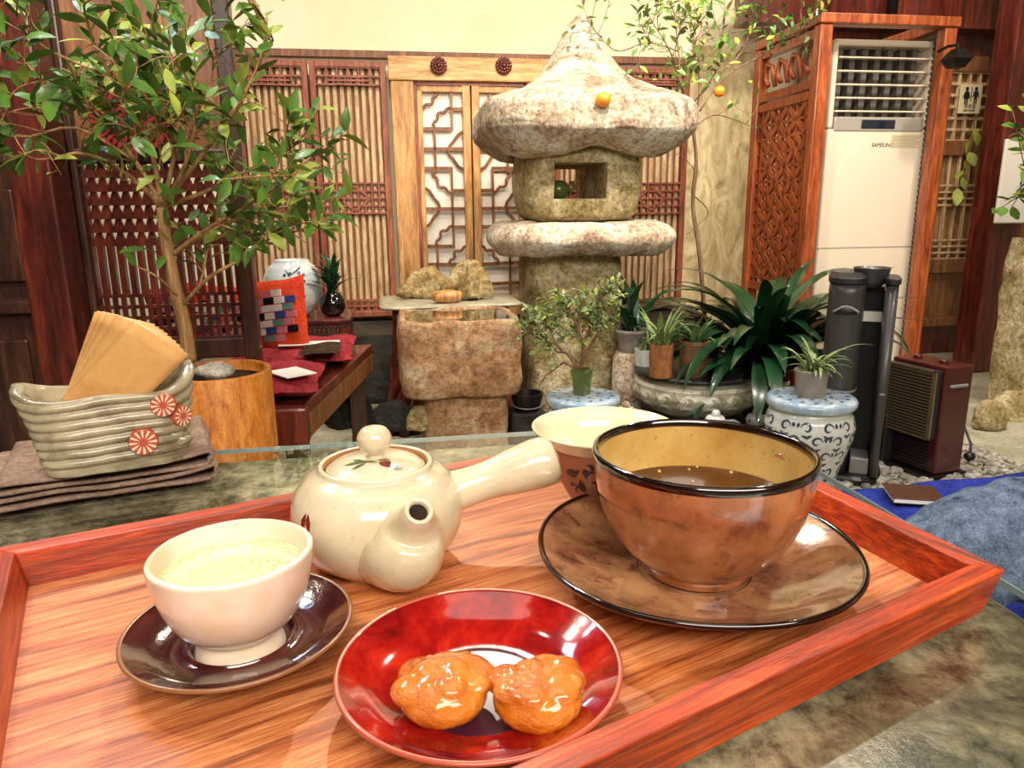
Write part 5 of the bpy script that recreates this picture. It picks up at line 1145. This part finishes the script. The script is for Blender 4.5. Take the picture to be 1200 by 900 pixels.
# red plate
rp = thing('red_plate', 'round glossy red lacquered plate with purple well holding two orange sweets', 'plate', (-.0149, .2687, zfl), 0)
m = MB(); m.lathe([(.001, .003), (.027, .003), (.0275, 0), (.031, 0), (.0315, .003)] + smoothprof([(.0315, .003), (.042, .0065), (.053, .0135), (.0583, .0180)]), 96, cap1=False)
m.lathe(smoothprof([(.0578, .0186), (.052, .0148), (.043, .0092), (.034, .0062), (.0290, .0055)]), 96, cap0=False, cap1=False); build('dish', m, M['red'], rp, smooth=True)
m = MB(); m.lathe([(.0292, .0056), (.0286, .0050), (.0275, .0048), (.001, .0048)], 72, cap0=False); build('well', m, M['red_well'], rp, smooth=True)
m = MB(); m.lathe([(.0572, .0182), (.0582, .0172), (.0592, .0178), (.0592, .0188), (.0582, .0194), (.0572, .0188)], 96, cap0=False, cap1=False); build('rim', m, M['red_rim'], rp, smooth=True)
# candied fruits
def candied(px, py, lab, seed, rw, lumps):
    p = atz(px, py, zfl + .014); t = thing('candied_fruit', lab, 'sweet', (p.x, p.y, zfl + .0065), 0, 'glazed sweets on the red plate')
    m = MB(); n, k = 64, 40
    random.seed(seed); rings = []
    for i in range(k + 1):
        th = pi * i / k; ring = []
        for j in range(n):
            a = 2 * pi * j / n; d = Vector((sin(th) * cos(a), sin(th) * sin(a), -cos(th))); r = 1.0
            for (la, lz, lr, lh) in lumps:
                c = Vector((cos(la) * cos(lz), sin(la) * cos(lz), sin(lz))); dd = (d - c).length; r += 1.5 * lh * max(0, 1 - (dd / lr) ** 2) ** .7
            q = d * 9 + Vector((seed, 0, 0)); r += .018 * noise.noise(q) + .01 * noise.noise(q * 2.5)
            ring.append((d.x * rw * r * .86, d.y * rw * r * .80, max(-.0, d.z * rw * .52 * r + rw * .36)))
        rings.append(ring)
    m.loft(rings); build('flesh', m, M['fruit'], t, smooth=True); return t
candied(519, 812, 'orange glazed lumpy candied fruit, the left one on the red plate', 1, .0205, [(2.4, .35, .52, .22), (1.5, .5, .45, .18), (.7, .45, .52, .25), (0, .55, .42, .14), (3.4, .45, .5, .16), (1.1, 1.1, .4, .1), (2.6, 1.1, .4, .12), (5.2, 1.0, .36, .10), (.1, 1.2, .3, .1)])
candied(630, 817, 'orange glazed lumpy candied fruit, the right one on the red plate', 5, .0205, [(2.7, .45, .48, .22), (1.2, .4, .6, .24), (.4, .6, .5, .18), (3.6, .75, .42, .18), (2.0, 1.1, .34, .14), (4.4, .9, .38, .12), (5.8, .8, .42, .12)])

# ------------------------------------------------------------------ teapot
tp = thing('teapot', 'round ivory side handled teapot with knobbed lid and red leaf painting', 'teapot', (-.0792, .3995, zfl), 0)
bp = smoothprof([(.0330, 0), (.0350, .002), (.0440, .010), (.0505, .022), (.0525, .034), (.0500, .047), (.0430, .057), (.0360, .0615), (.0345, .0625)])
m = MB(); m.lathe([(.001, .002), (.029, .002), (.030, 0)] + bp + [(.0348, .0645), (.0335, .0658), (.0318, .0655), (.0308, .0635), (.0308, .058), (.028, .056)], 96, cap1=False); build('body', m, M['teapot'], tp, smooth=True)
m = MB(); m.lathe([(.0312, .0652), (.0306, .0640), (.0304, .0600), (.0309, .0600)], 72, cap0=False, cap1=False); build('inner_rim', m, M['teapot_rim'], tp, smooth=True)
m = MB(); m.lathe([(.0285, .058), (.0300, .0605), (.0298, .0625)] + smoothprof([(.0298, .0625), (.024, .0662), (.012, .0688), (.004, .0694), (.001, .0694)]), 72); ld_ = build('lid', m, M['teapot'], tp, smooth=True)
m = MB(); m.lathe(smoothprof([(.0055, .0685), (.0052, .0705), (.0080, .0732), (.0102, .0782), (.0102, .0825), (.0070, .0872), (.001, .0888)]), 36); build('knob', m, M['teapot'], ld_, smooth=True)
lidp = [(.0298, .0625), (.024, .0662), (.012, .0688), (.004, .0694)]
def lidpatch(mb, pts):
    vs = []
    for (x, y) in pts:
        r = sqrt(x * x + y * y); z = .0692
        for (r0, z0), (r1, z1) in zip(lidp, lidp[1:]):
            if r1 <= r <= r0: z = z0 + (z1 - z0) * (r0 - r) / (r0 - r1)
        vs.append((x, y, z + .0007))
    mb.add(vs, [tuple(range(len(pts)))])
def petal_pts(cx, cy, a, L, w): return [(cx + cos(a) * L * t - sin(a) * w * k, cy + sin(a) * L * t + cos(a) * w * k) for t, k in ((0, 0), (.25, -.8), (.6, -1), (1, 0), (.6, 1), (.25, .8))]
m = MB(); lidpatch(m, petal_pts(.004, -.012, -.25, .011, .0030)); lidpatch(m, petal_pts(.006, -.0125, .35, .007, .002)); build('red_bud_painting', m, M['redpaint'], ld_)
m = MB(); lidpatch(m, petal_pts(.0125, -.0155, .0, .0065, .0026)); build('blue_bud_painting', m, M['bluepaint'], ld_)
m = MB()
for cx, cy, a, L, w in ((.004, -.0115, 3.05, .015, .0011), (-.004, -.0115, 2.6, .010, .0014), (-.003, -.012, 3.9, .011, .0012), (-.004, -.0105, 3.3, .013, .0016), (.003, -.0095, .35, .008, .0012)): lidpatch(m, petal_pts(cx, cy, a, L, w))
build('green_leaf_painting', m, M['greenpaint'], ld_)
m = MB(); a0 = rad(229)
for s in (-1, 1): 
    pts = [(a0 + s * .02, .048), (a0 + s * .085, .043), (a0 + s * .075, .034), (a0, .030)]
    vs = [surf(bp, a, z, .0005) for a, z in [(a0 + s * .005, .0445)] + pts]; m.add(vs, [(0, 1, 2), (0, 2, 3), (0, 3, 4)])
build('red_leaf_painting', m, M['redpaint'], tp)
for o_ in [tp] : o_.scale = (.945, .945, .925)
bpy.context.view_layer.update()
# spout
def V3(*a): return Vector(a)
O5 = Vector(tp.location)
def loc5(p): q = p - O5; return Vector((q.x / .945, q.y / .945, q.z / .925))
mouth = loc5(atz(491, 599, zfl + .0535)); 
m = MB(); nm_ = V3(.30, -.62, .72).normalized(); P = [V3(.006, -.020, .024), V3(.016, -.034, .0245), V3(.0235, -.046, .0285), mouth - nm_ * .019 + V3(0, 0, -.002), mouth - nm_ * .009, mouth]
Q = []; rs = []
rr_ = [.026, .0255, .0225, .0170, .0112, .0080]
for i in range(5):
    for k in range(4):
        t = k / 4; a, b, c, d = P[max(i - 1, 0)], P[i], P[i + 1], P[min(i + 2, 5)]; Q.append(.5 * ((2 * b) + (c - a) * t + (2 * a - 5 * b + 4 * c - d) * t * t + (3 * b - a - 3 * c + d) * t ** 3)); rs.append(rr_[i] + (rr_[i + 1] - rr_[i]) * t)
Q.append(P[-1]); rs.append(rr_[-1]); d = (Q[-1] - Q[-3]).normalized()
m.tube(Q, rs, 28, False); last = [Vector(p) for p in m.v[-28:]]; ce = Q[-1]
def mr(k, o): return [ce + (p - ce) * k + d * o for p in last]
m.loft([last, mr(.97, .0008), mr(.86, .0012), mr(.70, .0006), mr(.64, -.0006), mr(.58, -.008)], False, True)
build('spout', m, M['teapot'], tp, smooth=True)
m = MB(); m.loft([mr(.63, -.0022), mr(.63, -.0030)]); build('spout_hole_shade', m, M['soil'], tp)  # dark disc set in the mouth, standing in for shade inside the bore
# side handle
hE = loc5(atz(655, 535, .825)); hS = V3(.034, .012, .036)
m = MB(); hd = (hE - hS)
P = [hS - hd * .05, hS + hd * .15, hS + hd * .4, hS + hd * .68, hS + hd * .88, hS + hd * .97, hS + hd]
Q = []; rs = []; rr_ = [.0165, .0135, .0125, .0155, .0165, .0130, .002]
for i in range(6):
    for k in range(4):
        t = k / 4; a, b, c, d2 = rr_[max(i - 1, 0)], rr_[i], rr_[i + 1], rr_[min(i + 2, 6)]; Q.append(P[i] + (P[i + 1] - P[i]) * t); rs.append(max(.001, .5 * (2 * b + (c - a) * t + (2 * a - 5 * b + 4 * c - d2) * t * t + (3 * b - a - 3 * c + d2) * t ** 3)))
Q.append(P[-1]); rs.append(.0015); m.tube(Q, rs, 28); build('handle', m, M['teapot'], tp, smooth=True)

# ------------------------------------------------------------------ napkin basket, napkins and cloth on the table, left
BY = rad(27); bA, bB = atz(36, 566, .784), atz(236, 536, .784); bx = Vector((cos(BY), sin(BY), 0)); by = Vector((-sin(BY), cos(BY), 0))
hwB = (bB - bA).dot(bx) / 2 * .93; bc = (bA + bB) / 2 + by * .022; bc.z = .7845
bk = thing('ceramic_basket', 'oblong coiled grey green ceramic holder with three flower buttons, full of brown napkins', 'napkin holder', bc, BY)
HB = .0575; DB = .031
def bring(t, inn=0.0, top=None):
    k = .90 + .12 * t; ring = []; z = HB * t
    for j in range(120):
        a = 2 * pi * j / 120; sq = 3.2; q = (abs(cos(a)) ** sq + abs(sin(a)) ** sq) ** (-1 / sq); c = cos(a) * q
        ez = (max(0, c) ** 8 * .015 + max(0, -c) ** 8 * .009) * t ** 3; ex = (max(0, c) ** 6 * .004 - max(0, -c) ** 6 * .008) * t ** 3
        coil = 0 if inn else .0030 * abs(sin(pi * (t * 8.0 + .15 * sin(a * 2)))) ** .7 * (1 if t > .12 else .2)
        ring.append(((hwB * k - inn + coil) * q * cos(a) + ex, (DB * k - inn + coil) * q * sin(a), z + ez + .0016 * sin(a * 3) * t))
    return ring
m = MB(); m.loft([bring(k / 72) for k in range(73)] + [bring(1, .003)] + [bring(t, .0065) for t in (.99, .8, .5, .2, .08)]).rough(.0007, 60, 3); build('body', m, M['basket'], bk, smooth=True)
for (px, py, sc2) in ((191, 475, 1.0), (214, 490, .92), (168, 518, 1.12)):
    d = ray(px, py); n_ = -by; P0 = bc - by * (DB * .99 + .002); t_ = (P0 - CAM).dot(n_) / d.dot(n_); hp_ = CAM + d * t_; lp = Vector(((hp_ - bc).dot(bx), -(DB + .0035), hp_.z - bc.z))
    cl_ = min(lp.x, hwB * .93); k_ = (1 - min(.98, abs(cl_) / (hwB * 1.0)) ** 3.2) ** (1 / 3.2); lp = Vector((cl_, -(DB * (.90 + .12 * lp.z / HB) * k_ + .0035), lp.z)); ang = -math.asin(0) + (rad(38) if cl_ > hwB * .85 else rad(16) if cl_ > hwB * .7 else 0)
    Rb = Matrix.Rotation(ang, 3, 'Z')
    def disc(mb, r, y0, y1, n=24, x=0, z=0, ex=1):
        mb.loft([[tuple(Rb @ Vector((x + r * cos(2 * pi * k / n), y0, z + r * ex * sin(2 * pi * k / n)))) for k in range(n)], [tuple(Rb @ Vector((x + r * .9 * cos(2 * pi * k / n), y1, z + r * .9 * ex * sin(2 * pi * k / n)))) for k in range(n)]])
    r = .0096 * sc2; m = MB(); disc(m, r, .003, -.0012); b_ = build('flower_button', m, M['button'], bk, loc=lp, bevel=.0004)
    m = MB()
    for k in range(12):
        a = 2 * pi * k / 12; e = Vector((cos(a), 0, sin(a))); f = Vector((-sin(a), 0, cos(a)))
        vs = [Rb @ (e * (r * u1) + f * (r * u2) + Vector((0, -.0016, 0))) for u1, u2 in ((.24, 0), (.55, .075), (.86, .085), (.86, -.085), (.55, -.075))]; m.add(vs, [(0, 1, 2, 3, 4)])
    build('petals', m, M['petal'], b_)
m = MB(); random.seed(2)
for (x, z) in ((.86, .5), (.80, .36), (.72, .30), (.90, .28), (.76, .44)): m.ball((hwB * x * .93, -(DB * .72), HB * z), .006, 14, 8, (1.3, .7, .6))
m.rough(.002, 120, 3); build('clay_sprigs', m, M['basket'], bk, smooth=True)
# fan of napkins
NP = bc + by * .006; fn = Vector((sin(rad(8)), -cos(rad(8)), 0)).normalized(); fx = Vector((cos(rad(8)), sin(rad(8)), 0))
def atpl(px, py): d = ray(px, py); return CAM + d * ((NP - CAM).dot(fn) / d.dot(fn))
PX = (atpl(200, 450) - atpl(100, 450)).length / 100
nN = 18
for i in range(nN):
    t = i / (nN - 1); ph = rad(25 + 22 * t); L = (120 + 24 * t) * PX; w = 68 * PX; P0 = atpl(66 + 8 * t, 472); off = fn * (i * .0016 - .014); L *= 1 + .012 * (i % 2)
    d = fx * sin(ph) + Vector((0, 0, cos(ph))); e = fx * cos(ph - rad(10)) - Vector((0, 0, sin(ph - rad(10)))); m = MB(); vs = []; n = 8
    for a in range(n + 1):
        for b in range(n + 1):
            u_, v_ = a / n, b / n; q = d * (L * v_ ) + e * (w * u_) + fn * (.0014 * sin(u_ * 3 + v_ * 2 + i) * (1 if i == nN - 1 else .3))
            q2 = P0 + off + q; q2.z = max(q2.z, bc.z + .008); vs.append(q2 - NP)
    m.add(vs, [(a * (n + 1) + b, (a + 1) * (n + 1) + b, (a + 1) * (n + 1) + b + 1, a * (n + 1) + b + 1) for a in range(n) for b in range(n)])
    lab = 'front brown paper napkin of the fan in the ceramic holder, fully visible' if i == nN - 1 else ('rearmost upright brown paper napkin at the left of the fan' if i == 0 else 'brown paper napkin in the middle of the fanned stack, only its edge showing')
    o_ = solo('paper_napkin', m, M['kraft'], lab, 'napkin', NP, 0, 'brown paper napkins fanned in the ceramic holder', solid=.0009, smooth=True)
    o_.data.materials.append(M['kraft_edge']); o_.modifiers['s'].material_offset_rim = 1
# folded cloth
clc = (atz(0, 598, .764) + atz(256, 561, .764)) / 2; CY = rad(26); cbx = Vector((cos(CY), sin(CY), 0)); cby = Vector((-sin(CY), cos(CY), 0)); hwC = (atz(256, 561, .764) - atz(0, 598, .764)).dot(cbx) / 2
cl0 = clc + cby * .05; m = MB(); path = []
def foldpath():
    z = .0022; P = [(-hwC * 1.3, z), (-hwC * .5, z), (hwC * .3, z), (hwC * .9, z + .0002)]
    for lv, xr, xl in ((0, hwC * .98, -hwC * 1.16), (1, hwC * .94, -hwC * 1.1)):
        z0 = .0022 + lv * .0118
        for k in range(1, 7): a = -pi / 2 + pi * k / 7; P.append((xr - .007 + .0085 * cos(a), z0 + .0058 + .0058 * sin(a)))
        z1 = z0 + .0060
        P += [(hwC * .5, z1), (0, z1 + .0002), (-hwC * .5, z1), (xl + .006, z1 + .0004)]
        if lv == 0:
            for k in range(1, 5): a = -pi / 2 + pi * k / 5; P.append((xl - .002 * cos(a), z1 + .0028 + .0028 * sin(a)))
            P += [(xl + .006, z1 + .0056), (-hwC * .5, z1 + .0056), (0, z1 + .0056), (hwC * .6, z1 + .0056)]
    return P
FP = foldpath(); FP = smoothprof(FP, 4); rings = []; nD = 26
for k in range(nD + 1):
    y = -.05 + .115 * k / nD; ring = []
    for i, (x, z) in enumerate(FP): ring.append((x + .003 * noise.noise(Vector((z * 200, y * 18, 1))), y + .0025 * noise.noise(Vector((x * 22, z * 150, 5))), max(.0017, z + .0016 * noise.noise(Vector((x * 28, y * 22, z * 60))))))
    rings.append(ring)
m.loft(rings, False, False, closed=False); solo('folded_cloth', m, M['linen'], 'taupe linen cloth folded in layers under the ceramic napkin holder', 'cloth', Vector((cl0.x, cl0.y, ZT + .0005)), CY, solid=.0026, smooth=True)

# ------------------------------------------------------------------ visitor in jeans on a blue covered seat
se = thing('seat_bench', 'low wooden seat under the blue fleece blanket at the right edge', 'bench', W(1.3, .85, 0), TH)
m = MB(); m.b2((-.50, -.42, .36), (.6, .30, .425)); build('seat_board', m, M['brownwood'], se, bevel=.006)
for x in (-.42, .52):
    for y in (-.34, .22): m = MB(); m.b2((x - .03, y - .03, 0), (x + .03, y + .03, .36)); build('leg', m, M['brownwood'], se)
m = MB(); n = 44; vs = []
for i in range(n + 1):
    for j in range(n + 1):
        x = -.57 + 1.2 * i / n; y = -.45 + .82 * j / n; e = .03 * noise.noise(Vector((x * 6, y * 6, 2)))
        z = .436 + .010 * noise.noise(Vector((x * 9, y * 9, 7))) + .004 * noise.noise(Vector((x * 26, y * 26, 3)))
        if x + e * .6 < -.52: z = .40 + (x + .57) * .6
        if y + e * .6 > .33: z = min(z, .436 - (y - .33) * 1.2)
        vs.append((x + e * .5, y + e, z))
m.add(vs, [(i * (n + 1) + j, (i + 1) * (n + 1) + j, (i + 1) * (n + 1) + j + 1, i * (n + 1) + j + 1) for i in range(n) for j in range(n)])
solo('blue_blanket', m, M['bluecloth'], 'bright blue fleece blanket spread over the seat at the right edge', 'blanket', W(1.3, .86, .014), TH + rad(3), solid=.008, smooth=True)
q = atz(1060, 584, .46); nb = thing('notebook', 'thin brown leather covered notebook lying on the blue blanket beside the jeans', 'notebook', (q.x + .012, q.y - .004, .462), rad(-12))
nb.scale = (.78, .72, 1)
m = MB(); m.b2((-.055, -.05, .010), (.055, .05, .0125)); build('cover', m, M['leatherb'], nb, bevel=.001)
m = MB(); m.b2((-.054, -.049, 0), (.055, .05, .0022)); build('back_cover', m, M['black'], nb)
m = MB(); m.b2((-.051, -.047, .0024), (.052, .047, .0098)); build('pages', m, M['paper'], nb)
def skinned(name, joints, edges, mat, parent, root, sub_=2):
    me = bpy.data.meshes.new(name); me.from_pydata([j[0] for j in joints], edges, []); me.materials.append(mat)
    o = newobj(name, me, parent); k = o.modifiers.new('skin', 'SKIN'); 
    if not me.skin_vertices: 
        bpy.context.view_layer.objects.active = o
    for i, j in enumerate(joints):
        sv = me.skin_vertices[0].data[i]; r = j[1]; sv.radius = (r, r) if not hasattr(r, '__len__') else r; sv.use_root = (i == root)
    k.use_smooth_shade = True; q = o.modifiers.new('s', 'SUBSURF'); q.levels = q.render_levels = sub_; return o
ps_ = thing('person', 'person in blue grey jeans seated sideways, only one thigh and knee in view', 'person', (0, 0, 0))
K1 = Vector((.500, .805, .574)); H1 = Vector((1.0, .80, .582)); A1 = Vector((.58, .72, .10)); K2 = Vector((.66, .60, .532)); H2 = Vector((1.05, .54, .545)); A2 = Vector((.66, .54, .10)); PE = Vector((1.14, .68, .58))
skinned('jeans', [(PE, (.12, .15)), (H1, .095), (K1 * .5 + H1 * .5, .092), (K1, .078), (K1 * .5 + A1 * .5, .058), (A1, .045), (H2, .095), (K2 * .5 + H2 * .5, .082), (K2, .062), (K2 * .5 + A2 * .5, .058), (A2, .045), (PE + Vector((.01, 0, .14)), (.13, .11))],
        [(0, 1), (1, 2), (2, 3), (3, 4), (4, 5), (0, 6), (6, 7), (7, 8), (8, 9), (9, 10), (0, 11)], M['denim'], ps_, 0, 4)
jo = ps_.children[0]; tx = bpy.data.textures.new('creases', 'CLOUDS'); tx.noise_scale = .07; dm = jo.modifiers.new('d', 'DISPLACE'); dm.texture = tx; dm.strength = .035; dm.mid_level = .5; dm.texture_coords = 'LOCAL'
C_ = PE + Vector((.0, 0, .42))
skinned('body', [(PE + Vector((0, 0, .1)), (.11, .14)), (PE + Vector((0, 0, .28)), (.10, .13)), (C_, (.11, .15)), (C_ + Vector((-.01, 0, .12)), .05), (C_ + Vector((-.02, 0, .2)), .065), (C_ + Vector((-.03, 0, .30)), (.095, .08)), (C_ + Vector((-.02, 0, .37)), .06),
        (C_ + Vector((.02, .19, .04)), .05), (C_ + Vector((-.04, .25, -.22)), .04), (C_ + Vector((-.26, .18, -.32)), .030), (C_ + Vector((-.33, .17, -.325)), (.018, .032)),
        (C_ + Vector((.02, -.19, .04)), .05), (C_ + Vector((-.04, -.25, -.22)), .04), (C_ + Vector((-.26, -.16, -.32)), .030), (C_ + Vector((-.33, -.14, -.325)), (.018, .032))],
        [(0, 1), (1, 2), (2, 3), (3, 4), (4, 5), (5, 6), (2, 7), (7, 8), (8, 9), (9, 10), (2, 11), (11, 12), (12, 13), (13, 14)], M['skin'], ps_, 0)
m = MB(); tor = [(0, .10), (.15, .115), (.3, .125), (.42, .12), (.50, .07)]
m.loft([[(PE.x + r * 1.0 * cos(a) * 1.08, PE.y + r * 1.45 * sin(a), PE.z + .04 + z) for a in [2 * pi * k / 28 for k in range(28)]] for z, r in tor], False, False); build('shirt', m, M['linen'], ps_, smooth=True, solid=.006)
m = MB(); m.ball((C_.x - .0, C_.y, C_.z + .33), .105, 20, 14, (1, .85, 1)); build('hair', m, M['black'], ps_, smooth=True)
for A_, in ((A1,), (A2,)):
    m = MB(); m.loft([ell(A_.x + x, A_.y, .10, .045, z) for x, z in ((-.07, 0), (-.07, .02), (-.06, .05), (-.02, .09))]); build('shoe', m, M['black'], ps_, smooth=True)
